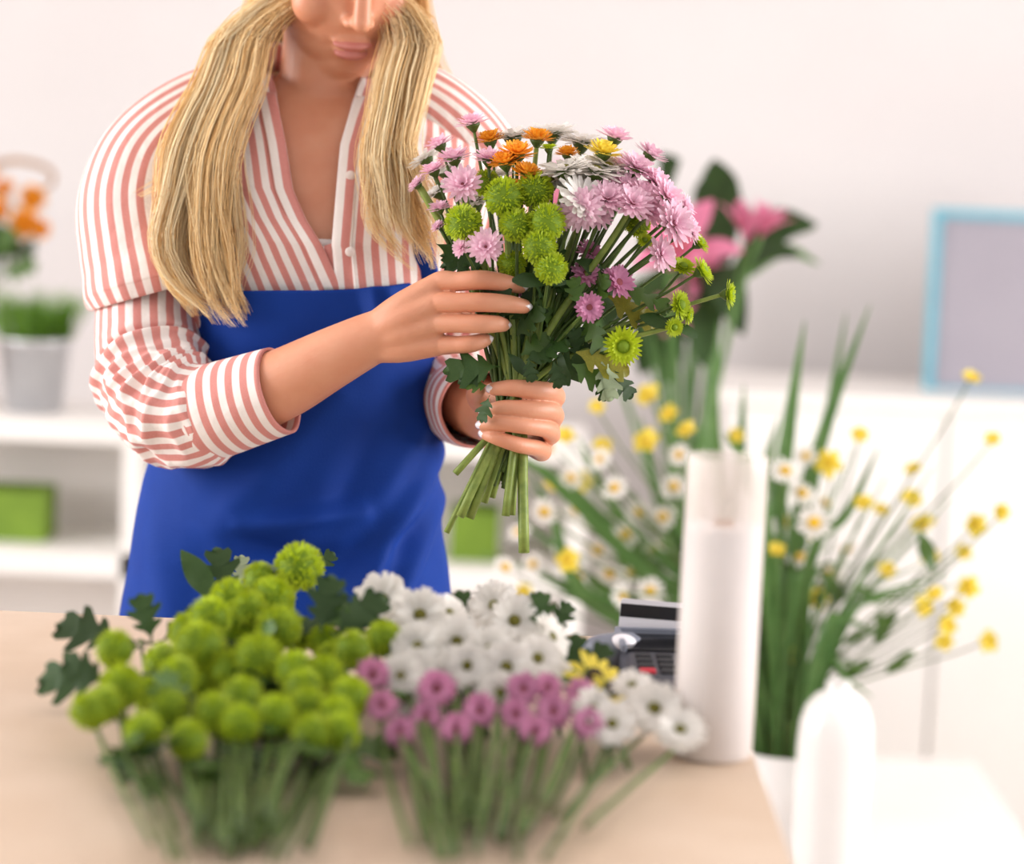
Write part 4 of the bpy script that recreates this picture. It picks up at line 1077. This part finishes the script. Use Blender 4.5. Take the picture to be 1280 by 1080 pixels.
# ================================================================== CARD TERMINAL WITH CARD
tp = on_height(822, 872, 0.0); TW = .082; TLn = .135
yaw = math.radians(4)
Rz = np.array([[math.cos(yaw), -math.sin(yaw), 0], [math.sin(yaw), math.cos(yaw), 0], [0, 0, 1]])
tp = tp + np.array([TW / 2 - .025, 0, 0])
term = thing('card_terminal', 'grey card payment terminal with black keys behind the paper roll', 'card terminal', tp)
def tl(x, y, z): return tp + Rz @ np.array([x, y, z])
prof = [(0.0, .0, .010), (.012, .0, .017), (.05, .0, .023), (.095, .0, .029), (.120, .0, .028), (.135, .0, .016)]
mb = MB(); vv = []
for (y, z0, z1) in prof:
    w = TW / 2 * (0.94 if y < .005 else 1)
    for (x, z) in [(-w, z0), (-w, z1 * .75), (-w + .006, z1), (w - .006, z1), (w, z1 * .75), (w, z0)]: vv.append(tl(x, y, z))
n = 6; N = len(prof)
mb.add(np.array(vv), [(i * n + j, i * n + (j + 1) % n, (i + 1) * n + (j + 1) % n, (i + 1) * n + j) for i in range(N - 1) for j in range(n)] + [tuple(range(n - 1, -1, -1)), tuple((N - 1) * n + j for j in range(n))])
bevel(mobj('body', mb, MT['posdark'], term, smooth=False), .002)
def slope_z(y): return np.interp(y, [q[0] for q in prof], [q[2] for q in prof])
# curved printer housing at the back with white paper
mb = MB(); tube(mb, [tl(-TW / 2 - .014, .086, .0165), tl(-TW / 2 + .008, .094, .0175)], [.0165, .0175], n=24, m=8, ref=(0, 0, 1), caps='round'); mobj('printer_housing', mb, MT['pos'], term)
mb = MB(); ellipsoid(mb, tl(-TW / 2 + .004, .083, .027), (.012, .010, .008), Rz, 18, 10); mobj('paper_curl', mb, MT['cardw'], term)
mb = MB(); q = [(-.036, .062), (.036, .062), (.036, .108), (-.036, .108)]
for s, zz in ((0, .0005), (1, .0022)):
    mb.add(np.array([tl(x, y, slope_z(y) + zz) for x, y in q]), [(0, 1, 2, 3)] if s else [(3, 2, 1, 0)])
mb.f += [(j, (j + 1) % 4, 4 + (j + 1) % 4, 4 + j) for j in range(4)]
bevel(mobj('screen', mb, MT['screen'], term, smooth=False), .0006)
# raised bezel around the screen
for (x0, x1, y0, y1) in ((-.041, -.036, .058, .112), (.036, .041, .058, .112), (-.041, .041, .108, .113)):
    mb = MB(); q = [(x0, y0), (x1, y0), (x1, y1), (x0, y1)]
    mb.add(np.array([tl(x, y, slope_z(y)) for x, y in q] + [tl(x, y, slope_z(y) + .007) for x, y in q]), [(3, 2, 1, 0), (4, 5, 6, 7)] + [(j, (j + 1) % 4, 4 + (j + 1) % 4, 4 + j) for j in range(4)])
    bevel(mobj('bezel', mb, MT['pos'], term, smooth=False), .0012)
for r_ in range(4):
    for c_ in range(4):
        x = -.030 + c_ * .0175; y = .012 + r_ * .0115; z = slope_z(y)
        mb = MB(); q = [(x, y), (x + .0135, y), (x + .0135, y + .0075), (x, y + .0075)]
        mb.add(np.array([tl(a, b, slope_z(b) - .0005) for a, b in q] + [tl(a, b, slope_z(b) + .0028) for a, b in q]), [(3, 2, 1, 0), (4, 5, 6, 7)] + [(j, (j + 1) % 4, 4 + (j + 1) % 4, 4 + j) for j in range(4)])
        bevel(mobj('key', mb, MT['keyred'] if (r_ == 0 and c_ == 0) else MT['key'], term, smooth=False), .0012)
# bank card in the rear slot
cb = tl(.004, .122, .027); ct = math.radians(-3)
Rc = Rz @ np.array([[math.cos(ct), 0, -math.sin(ct)], [0, 1, 0], [math.sin(ct), 0, math.cos(ct)]])
def rrect(w, h, r, k=5):
    o = []
    for cx, cy, a0 in ((w / 2 - r, h / 2 - r, 0), (-w / 2 + r, h / 2 - r, 90), (-w / 2 + r, -h / 2 + r, 180), (w / 2 - r, -h / 2 + r, 270)):
        for i in range(k): a = math.radians(a0 + 90 * i / (k - 1)); o.append((cx + r * math.cos(a), cy + r * math.sin(a)))
    return o
card = thing('bank_card', 'pale bank card with black magnetic stripe stuck in the terminal', 'card', cb)
def plate(w, h, r, cx, cz, y0, y1):
    o = rrect(w, h, r); n = len(o); vv = [cb + Rc @ np.array([cx + x, y0, cz + z]) for x, z in o] + [cb + Rc @ np.array([cx + x, y1, cz + z]) for x, z in o]
    return MB().add(np.array(vv), [tuple(range(n)), tuple(range(2 * n - 1, n - 1, -1))] + [(j, n + j, n + (j + 1) % n, (j + 1) % n) for j in range(n)])
card_top = .029
mobj('card_body', plate(.0856, .054, .003, 0.002, card_top - .027, 0, .0008), MT['cardw'], card, smooth=False)
mobj('magnetic_stripe', plate(.0852, .0115, .0004, 0.002, card_top - .010, -.0003, 0.0001), MT['stripe'], card, smooth=False)

# blue ribbon spool
sp = on_height(726, 838, 0.0)
spool = thing('ribbon_spool', 'flat spool of blue ribbon lying by the card terminal', 'ribbon', sp)
mb = MB(); lathe(mb, [(.008, .004), (.024, .004), (.024, .016), (.008, .016)], sp, 40); mobj('ribbon', mb, MT['blue'], spool)
for z in (.0005, .0165):
    mb = MB(); lathe(mb, [(.006, z), (.028, z), (.028, z + .003), (.006, z + .003), (.006, z)], sp, 40); mobj('flange', mb, MT['blue'] if z > .01 else MT['cardw'], spool)

# ================================================================== BACKGROUND: LOW SHELF UNIT ON THE LEFT
SD = 4.05
s0 = P(165, 537, SD); SY = s0[1]; zt = P(80, 526, SD)[2]; zl = P(80, 693, SD)[2]; th = px2m(27, SD)
xr = P(176, 600, SD)[0]; x_a = P(-420, 600, SD)[0]; x_b = P(735, 600, SD)[0]; dep = .26
sh = thing('shelf_unit', 'low white open shelf unit against the back wall', 'shelf', ((x_a + x_b) / 2, SY + dep / 2, 0))
mobj('board', box(MB(), (x_a, SY, zt - th), (x_b, SY + dep, zt)), MT['white'], sh, smooth=False)
mobj('board', box(MB(), (x_a, SY, zl - th * 1.15), (x_b, SY + dep, zl)), MT['white'], sh, smooth=False)
mobj('board', box(MB(), (x_a, SY, .06), (x_b, SY + dep, .09)), MT['white'], sh, smooth=False)
for x in (x_a, xr - .033, x_b - .033):
    mobj('upright', box(MB(), (x, SY, 0), (x + .033, SY + dep, zt - th)), MT['white'], sh, smooth=False)
mobj('back_panel', box(MB(), (x_a, SY + dep, 0), (x_b, SY + dep + .01, zt)), MT['shelfback'], sh, smooth=False)

# zinc pots with grass
def grass_pot(px_l, px_r, d, label):
    c0 = P((px_l + px_r) / 2, 525, d); c = np.array([c0[0], SY + .12, zt]); r = px2m((px_r - px_l) / 2, d); h = px2m(92, d)
    t = thing('grass_pot', label, 'potted plant', c, 'zinc pots of grass')
    mb = MB(); lathe(mb, [(0.001, .001), (r * .80, .001), (r * 1.0, h), (r * 1.04, h), (r * 1.04, h - .008), (r * .97, h - .006), (r * .95, h - .02), (.001, h - .02)], c, 40); mobj('pot', mb, MT['zinc'], t)
    mb = MB(); lathe(mb, [(0.001, h - .012), (r * .95, h - .014)], c, 24); mobj('soil', mb, MT['soil'], t)
    mb = MB()
    for k in range(260):
        a = rng.uniform(0, 6.28); q = r * .95 * math.sqrt(rng.random()); b = c + np.array([q * math.cos(a), q * math.sin(a), h - .013]); L = rng.uniform(.075, .118)
        lean = np.array([math.cos(a) * q / r * .35 + rng.gauss(0, .15), math.sin(a) * q / r * .35 + rng.gauss(0, .15), 1]); lean = nrm(lean)
        s = nrm(np.cross(lean, [math.cos(a + 1), math.sin(a + 1), 0])) * .0016
        m1 = b + lean * L * .6; m2 = b + lean * L + np.array([math.cos(a), math.sin(a), -.3]) * L * .12
        mb.add(np.array([b - s, b + s, m1 + s, m1 - s, m2]), [(0, 1, 2, 3), (3, 2, 4)])
    o = mobj('grass', mb, MT['grass'], t); o['kind'] = 'stuff'
grass_pot(-2, 86, SD + .12, 'shiny zinc pot of short green grass on the white shelf')

# basket arrangement with orange flowers and a bent twig loop
bc = np.array([P(-6, 525, SD + .17)[0] - .085, SY + .17, zt])
bk = thing('flower_basket', 'twig basket with a bent handle standing behind the grass pot', 'basket', bc)
mb = MB(); lathe(mb, [(.001, .001), (.055, .001), (.07, .09), (.074, .10), (.066, .10), (.06, .085), (.001, .085)], bc, 28); mobj('bowl', mb, MT['twig'], bk)
mb = MB(); hp = [bc + np.array([-.06, 0, .095])] + [P(x, y, SD + .22) for x, y in ((-70, 330), (-40, 235), (5, 203), (45, 205), (66, 218), (60, 234), (30, 238))]
tube(mb, hp, [.006, .007, .007, .0065, .006, .005, .004, .003], n=8, m=40); mobj('handle', mb, MT['twig'], bk)
for (x, y, s, fc) in [(8, 240, 34, (-.3, -.5, .8)), (40, 250, 40, (.3, -.2, .9)), (32, 278, 44, (.1, .1, 1)), (48, 285, 30, (.6, .3, .7)), (2, 262, 36, (-.3, 0, 1)), (-15, 225, 40, (-.3, -.5, 1)), (14, 296, 34, (0, .4, .8))]:
    pos = P(x, y, SD + .20); dv = px_dir(fc); dm = px2m(s, SD + .2)
    gnd = bc + np.array([rng.uniform(-.03, .03), rng.uniform(-.03, .03), .09])
    lv = [(pos * .6 + gnd * .4, nrm([rng.uniform(-1, 1), -.3, .4]), (0, -.8, .5), .07, 'mid'), (pos * .8 + gnd * .2, nrm([rng.uniform(-1, 1), -.5, .1]), (0, -.8, .5), .06, 'dark')]
    flower('orange', pos, dv, dm, [pos, pos - dv * .03 + np.array([0, 0, -.04]), (pos + gnd) / 2, gnd], 'orange flower in the twig basket beside the grass pot', 'orange flowers in the basket', rs=.0022, leaves=lv)

# green boxes on the lower shelf
for (pl, pr, pt, lab) in ((-40, 55, 628, 'green cube planter on the lower shelf below the grass pot'), (562, 622, 655, 'green cube planter on the lower shelf behind the bouquet stems')):
    xa, xb = P(pl, 690, SD + .1)[0], P(pr, 690, SD + .1)[0]; hh = px2m(64, SD + .1)
    t = thing('cube_planter', lab, 'planter', ((xa + xb) / 2, SY + .13, zl), 'green cube planters on the shelf')
    mb = MB()
    for lo, hi in (((xa, SY + .08, zl), (xb, SY + .086, zl + hh)), ((xa, SY + .174, zl), (xb, SY + .18, zl + hh)), ((xa, SY + .086, zl), (xa + .006, SY + .174, zl + hh)), ((xb - .006, SY + .086, zl), (xb, SY + .174, zl + hh)), ((xa + .006, SY + .086, zl), (xb - .006, SY + .174, zl + .006))): box(mb, lo, hi)
    mobj('box', mb, MT['greenbox'], t, smooth=False)
    mobj('soil', box(MB(), (xa + .006, SY + .086, zl + hh - .02), (xb - .006, SY + .174, zl + hh - .012)), MT['soil'], t, smooth=False)

# ================================================================== BACKGROUND RIGHT: SIDEBOARD, BOARD
DD = 4.55
c0 = P(1085, 498, DD); zc = P(1200, 500, DD)[2]
sx0, sx1 = P(905, 560, DD)[0], P(905, 560, DD)[0] + 1.25; sy = c0[1]
sd = thing('sideboard', 'tall white sideboard carrying the blue framed board', 'sideboard', ((sx0 + sx1) / 2, sy + .2, 0))
mobj('carcass', box(MB(), (sx0, sy, .06), (sx1, sy + .40, zc - .025)), MT['white'], sd, smooth=False)
bevel(mobj('top', box(MB(), (sx0 - .012, sy - .015, zc - .025), (sx1 + .012, sy + .40, zc)), MT['white'], sd, smooth=False), .003)
for x in (sx0 + .03, sx1 - .08):
    mobj('foot', box(MB(), (x, sy + .03, 0), (x + .05, sy + .08, .06)), MT['white'], sd, smooth=False)
dw = (sx1 - sx0) / 3
for k in range(3):
    o = bevel(mobj('door', box(MB(), (sx0 + k * dw + .004, sy - .018, .075), (sx0 + (k + 1) * dw - .004, sy, zc - .033)), MT['white'], sd, smooth=False), .002)
    mb = MB(); tube(mb, [(sx0 + (k + 1) * dw - .05, sy - .019, .62), (sx0 + (k + 1) * dw - .05, sy - .034, .63), (sx0 + (k + 1) * dw - .05, sy - .034, .71), (sx0 + (k + 1) * dw - .05, sy - .019, .72)], .004, n=8, m=16); mobj('handle', mb, MT['zinc'], o)

BDp = 4.72
b0 = P(1154, 497, BDp); b1 = P(1160, 272, BDp); bw = .52; bh = (b1 - b0)[2]; byy = b0[1]
fb = thing('framed_board', 'grey board in a thin light blue frame on the sideboard', 'board', (b0[0] + bw / 2, byy, zc))
bt = .016
def lean(mb):
    for v in mb.v: v[:, 1] += (v[:, 2] - zc) * .06
    return mb
zb0, zb1 = zc, zc + bh + .004
for lo, hi, nm in (((b0[0], byy - .01, zb0), (b0[0] + bt, byy + .012, zb1), 'frame_side'), ((b0[0] + bw - bt, byy - .01, zb0), (b0[0] + bw, byy + .012, zb1), 'frame_side'), ((b0[0] + bt, byy - .01, zb1 - bt), (b0[0] + bw - bt, byy + .012, zb1), 'frame_top'), ((b0[0] + bt, byy - .01, zb0), (b0[0] + bw - bt, byy + .012, zb0 + .006), 'frame_bottom')):
    mobj(nm, lean(box(MB(), lo, hi)), MT['teal'], fb, smooth=False)
mobj('panel', lean(box(MB(), (b0[0] + bt, byy, zb0 + .006), (b0[0] + bw - bt, byy + .008, zb1 - bt))), MT['board'], fb, smooth=False)

# ================================================================== BACKGROUND RIGHT: SIDE TABLE WITH WILDFLOWER VASE
VD = 3.15
vt = P(980, 935, VD); rimz = vt[2] + .0; tabz = rimz - .26
st = thing('side_table', 'low white side table behind the work table', 'side table', (vt[0], vt[1] + .1, 0))
bevel(mobj('table_top', box(MB(), (vt[0] - .40, vt[1] - .22, tabz - .03), (vt[0] + .45, vt[1] + 1.0, tabz)), MT['white'], st, smooth=False), .004)
for x in (vt[0] - .38, vt[0] + .39):
    for y in (vt[1] - .2, vt[1] + .94): mobj('leg', box(MB(), (x, y, 0), (x + .04, y + .04, tabz - .03)), MT['white'], st, smooth=False)
def vase(c, r0, r1, h, name, label, m):
    t = thing(name, label, 'vase', c)
    mb = MB(); lathe(mb, [(.001, .001), (r0, .001), (r0 * 1.08, h * .3), (r1 * 1.02, h * .75), (r1, h), (r1 - .006, h), (r1 - .008, h * .7), (r0 * .9, h * .15), (.001, h * .12)], c, 40); mobj('body', mb, m, t)
    return t
va = np.array([vt[0], vt[1], tabz])
vase(va, .055, .062, .26, 'flower_vase', 'white ceramic vase full of wildflowers on the side table', MT['ceramic'])
mouth = va + np.array([0, 0, .255])
jc = va + np.array([.050, -.115, 0]); jg = thing('ceramic_bottle', 'plain white round-shouldered ceramic bottle beside the wildflower vase', 'bottle', jc)
mb = MB(); lathe(mb, [(.001, .001), (.044, .001), (.048, .02), (.048, .30), (.046, .325), (.040, .345), (.028, .360), (.016, .366), (.0145, .376), (.016, .378), (.011, .378), (.010, .36), (.001, .355)], jc, 40); mobj('body', mb, MT['ceramic'], jg)
def wild_path(pos, m_):
    up = nrm(pos - m_ + np.array([0, 0, .12])); L = np.linalg.norm(pos - m_)
    return bez(pos, pos - nrm(pos - m_ - np.array([0, 0, .02])) * L * .3, m_ + np.array([0, 0, 1]) * L * .35, m_, 8)
def inside(): 
    a = rng.uniform(0, 6.28); q = rng.uniform(0, .035); return mouth + np.array([q * math.cos(a), q * math.sin(a), -.12])
def wild(kind, lst, label, group, spread=.10, rs=.0014):
    for (x, y, s) in lst:
        d = VD + rng.uniform(-spread, spread); pos = P(x, y, d); m_ = inside()
        fc = (rng.uniform(-.5, .5), rng.uniform(-.8, .1), rng.uniform(.4, 1))
        pth = np.vstack([wild_path(pos, m_ + np.array([0, 0, .12])), m_[None, :]])
        lv = []
        if rng.random() < .6:
            t = rng.randrange(2, 6); lv.append((pth[t], nrm([rng.uniform(-1, 1), rng.uniform(-1, 1), .6]), (0, -.5, .8), rng.uniform(.03, .06), 'plainmid'))
        flower(kind, pos, px_dir(fc), px2m(s, d) * (.72 if kind == 'rape' else .92), pth, wild_label(kind, x, y, label), group, rs=rs, seg=18, calyx=False, leaves=lv)
wild('daisy', [(680, 640, 40), (712, 600, 38), (745, 692, 46), (780, 670, 44), (790, 720, 40), (742, 655, 40), (770, 612, 40), (700, 690, 36), (820, 690, 40), (830, 650, 44), (812, 740, 42), (800, 640, 36), (842, 610, 40), (760, 720, 40), (980, 592, 46), (1000, 620, 46), (980, 655, 50), (1018, 655, 50), (960, 660, 36), (1028, 630, 38), (1035, 718, 44), (650, 668, 36), (630, 712, 38), (728, 722, 36), (1000, 700, 40), (690, 560, 34), (720, 640, 38), (668, 705, 34), (752, 575, 34), (835, 735, 38), (1008, 572, 34), (1060, 690, 36), (775, 745, 38), (850, 570, 34)],
     'small white daisy in the vase of wildflowers behind the table', 'white daisies in the wildflower vase')
wild('rape', [(812, 498, 52), (810, 556, 56), (728, 602, 44), (712, 702, 50), (838, 520, 40), (1042, 578, 60), (1155, 660, 52), (1138, 626, 44), (1166, 700, 40), (1214, 733, 46), (1150, 760, 46), (1180, 782, 44), (1196, 758, 40), (1180, 806, 40), (1232, 802, 44), (1222, 655, 46), (1020, 750, 50), (1018, 670, 36), (1212, 476, 40), (1080, 632, 40), (1108, 716, 40), (1240, 552, 36), (1142, 590, 36), (706, 548, 40), (752, 560, 40), (1255, 640, 36), (1205, 690, 34), (1075, 545, 36), (985, 820, 38), (655, 742, 36), (1100, 640, 34), (920, 545, 34), (645, 600, 34), (1170, 745, 36), (860, 540, 40), (690, 610, 36), (970, 690, 38), (745, 510, 34)],
     'small yellow blossom in the vase of wildflowers behind the table', 'yellow blossoms in the wildflower vase', .12)
# sword-shaped leaves: base x offset, list of (px,py)
def sword(pts, w0, d0, label='long upright sword-shaped leaf in the wildflower vase', group='sword leaves in the wildflower vase', base=None, name='sword_leaf'):
    m_ = inside() if base is None else base; w = w0 * 1.06; d = d0 if d0 > 3.1 else d0 + .2
    c = crom([m_] + [P(x, y, d + k * .01) for k, (x, y) in enumerate(pts)], 18)
    T = np.gradient(c, axis=0); vv = []
    side0 = nrm(np.cross(nrm(c[-1] - c[0]), _f) + np.array([0, .3, 0]))
    for i in range(18):
        t = i / 17; ww = w * (.16 + .84 * min(1, t / .45)) * (1 - t ** 2.6) + .0006
        s = nrm(side0 - T[i] * np.dot(side0, T[i]) / np.dot(T[i], T[i])); nn = nrm(np.cross(s, T[i]))
        vv += [c[i] - s * ww, c[i] + nn * ww * .25, c[i] + s * ww]
    root = thing(name, label, 'leaf', m_, group)
    mb = MB(); mb.add(np.array(vv), ringfaces(18, 3, False)); o = mobj('blade', mb, MT['sword'], root, loc=m_); o.modifiers.new('t', 'SOLIDIFY').thickness = .0008
for pts, w, d in [([(930, 760), (893, 560), (898, 400)], .013, 2.98), ([(965, 720), (985, 540), (1006, 400)], .013, 2.9), ([(985, 720), (1030, 540), (1088, 380)], .012, 2.95), ([(1000, 700), (1035, 520), (1058, 390)], .008, 3.05), ([(900, 760), (860, 640), (880, 500)], .011, 3.0), ([(920, 740), (926, 560), (930, 480)], .009, 3.02),
                  ([(860, 780), (740, 640), (655, 570)], .012, 3.0), ([(880, 790), (790, 700), (690, 600), (640, 570)], .010, 2.9), ([(870, 800), (760, 620), (722, 545)], .009, 3.05), ([(900, 780), (830, 640), (800, 520)], .010, 3.02), ([(960, 740), (970, 640), (960, 560)], .012, 3.0), ([(1010, 720), (1060, 640), (1098, 560)], .008, 2.9),
                  ([(1030, 800), (1070, 780), (1108, 800)], .011, 2.85), ([(1020, 830), (1060, 850), (1090, 872)], .009, 2.86), ([(880, 830), (780, 760), (700, 690), (640, 640)], .009, 3.05), ([(860, 830), (760, 770), (680, 720), (600, 690)], .007, 2.98), ([(945, 700), (955, 600), (975, 520)], .012, 3.06), ([(960, 720), (940, 600), (905, 540)], .012, 2.88), ([(850, 780), (700, 600), (560, 548)], .007, 3.06), ([(830, 820), (720, 730), (690, 640), (660, 590)], .010, 2.93)]:
    ex = pts[-1][0]
    sword(pts, w, d, 'sword leaf leaning from the vase towards the held bouquet' if ex < 830 else 'short sword leaf drooping over the rim of the white vases' if pts[-1][1] > 780 else 'upright sword leaf rising behind the paper roll' if ex < 960 else 'tall sword leaf rising free beside the paper roll')
# fine grassy stems
for k in range(60):
    x = rng.uniform(680, 1200); y = rng.uniform(560, 760)
    sword([((x + 985 * 2) / 3 + rng.uniform(-10, 10), 780 if abs(x - 985) > 100 else 740), (x, y)], .0022, VD - .2 + rng.uniform(-.1, .1), 'thin grass blade leaning towards the held bouquet' if x < 830 else 'thin grass blade rising close to the paper roll' if x < 1000 else 'thin grass blade leaning out before the sideboard', 'thin grass blades in the wildflower vase', name='slender_leaf')

# ================================================================== BACKGROUND: TALL PINK LILIES BEHIND THE BOUQUET
LD = 3.7
lc = P(850, 800, LD); lb = np.array([lc[0], lc[1], tabz])
vase(lb, .05, .055, .34, 'tall_vase', 'tall white vase of pink lilies behind the wildflowers', MT['ceramic'])
lm = lb + np.array([0, 0, .2])
def lily_bloom(mb, n, L, op):
    for i in range(n): petal(mb, 6.283 * i / n, 1.25 - op * (i % 2) * .3, .012, L, L * .36, .35, -op, 0, 8, .12, .25)
lily_meshes = []
for op in (.5, .9):
    mb = MB(); lily_bloom(mb, 6, 1.0, op); lily_meshes.append(fin('petals', mb, MT['lily']))
for (x, y, s, fc, op, d) in [(932, 304, .072, (.1, -1, .2), 0, LD - .12), (704, 280, .10, (.1, -.8, .5), 1, LD - .12), (838, 335, .12, (.1, -.6, .7), 1, LD - .15), (826, 380, .06, (.3, .3, .8), 1, LD - .05), (950, 296, .06, (.4, -.9, .2), 0, LD - .13), (862, 345, .08, (.4, -.2, .8), 1, LD)]:
    pos = P(x, y, d); dv = px_dir(fc); root = thing('pink_lily', 'pink lily blossom on a tall stem behind the bouquet', 'flower', lm, 'pink lilies in the tall vase')
    obj('petals', lily_meshes[op], root, pos - lm, look(dv, rng.uniform(0, 6)), s)
    mb = MB(); tube(mb, bez(pos, pos - dv * .08, lm + np.array([0, 0, .35]), lm, 9), .004, n=8, m=20); mobj('stem', mb, MT['sword'], root, loc=lm)
    mb = MB()
    for k in range(5):
        a = rng.uniform(0, 6.28); e = pos + dv * s * .55 + np.array([math.cos(a), math.sin(a), 0]) * s * .10
        tube(mb, [pos, (pos + e) / 2, e], .0009, n=4, m=5)
    mobj('stamen', mb, MT['yellowc'], root, loc=lm)
def big_leaf(base, tip, w, m, curve=.03):
    c = crom([base, (base + tip) / 2 + np.array([0, 0, curve]), tip], 14); vv = []; T = np.gradient(c, axis=0)
    s0 = nrm(np.cross(nrm(tip - base), _f) + np.array([0, .15, 0]))
    for i in range(14):
        t = i / 13; ww = w * math.sin(math.pi * min(1, .06 + t * .94)) ** .75 + .0005; n_ = nrm(np.cross(s0, T[i]))
        vv += [c[i] - s0 * ww - n_ * ww * .2, c[i], c[i] + s0 * ww - n_ * ww * .2]
    return MB().add(np.array(vv), ringfaces(14, 3, False))
fol = [((905, 330), (893, 198), .030, 'leaf'), ((930, 330), (1022, 280), .026, 'leaf'), ((910, 350), (1000, 318), .022, 'leaf'), ((900, 340), (875, 225), .026, 'leaf'), ((880, 340), (930, 420), .030, 'leaf'), ((840, 380), (800, 470), .040, 'leaf'), ((820, 400), (835, 480), .036, 'leaf'), ((860, 360), (920, 395), .034, 'leaf'), ((850, 340), (800, 300), .034, 'leaf'), ((780, 360), (740, 430), .036, 'leaf'), ((870, 370), (880, 460), .034, 'leaf'), ((830, 240), (845, 200), .016, 'leaf'), ((905, 300), (912, 240), .022, 'leaf'), ((800, 350), (850, 420), .045, 'leaf'), ((935, 345), (1025, 330), .010, 'sword')]
for (b_, t_, w, m) in fol:
    d = LD + rng.uniform(-.04, .06); bp, tpp = P(*b_, d), P(*t_, d - .04)
    root = thing('broad_leaf', 'broad dark green leaf among the pink lilies', 'leaf', lm, 'broad leaves in the lily vase')
    mobj('blade', big_leaf(bp, tpp, w, m), MT[m], root, loc=lm)
    mb = MB(); tube(mb, bez(bp, bp - nrm(tpp - bp) * .06, lm + np.array([0, 0, .35]), lm, 8), .0028, n=6, m=16); mobj('stem', mb, MT['sword'], root, loc=lm)

for o in bpy.data.objects:
    if '_w' in o: del o['_w']
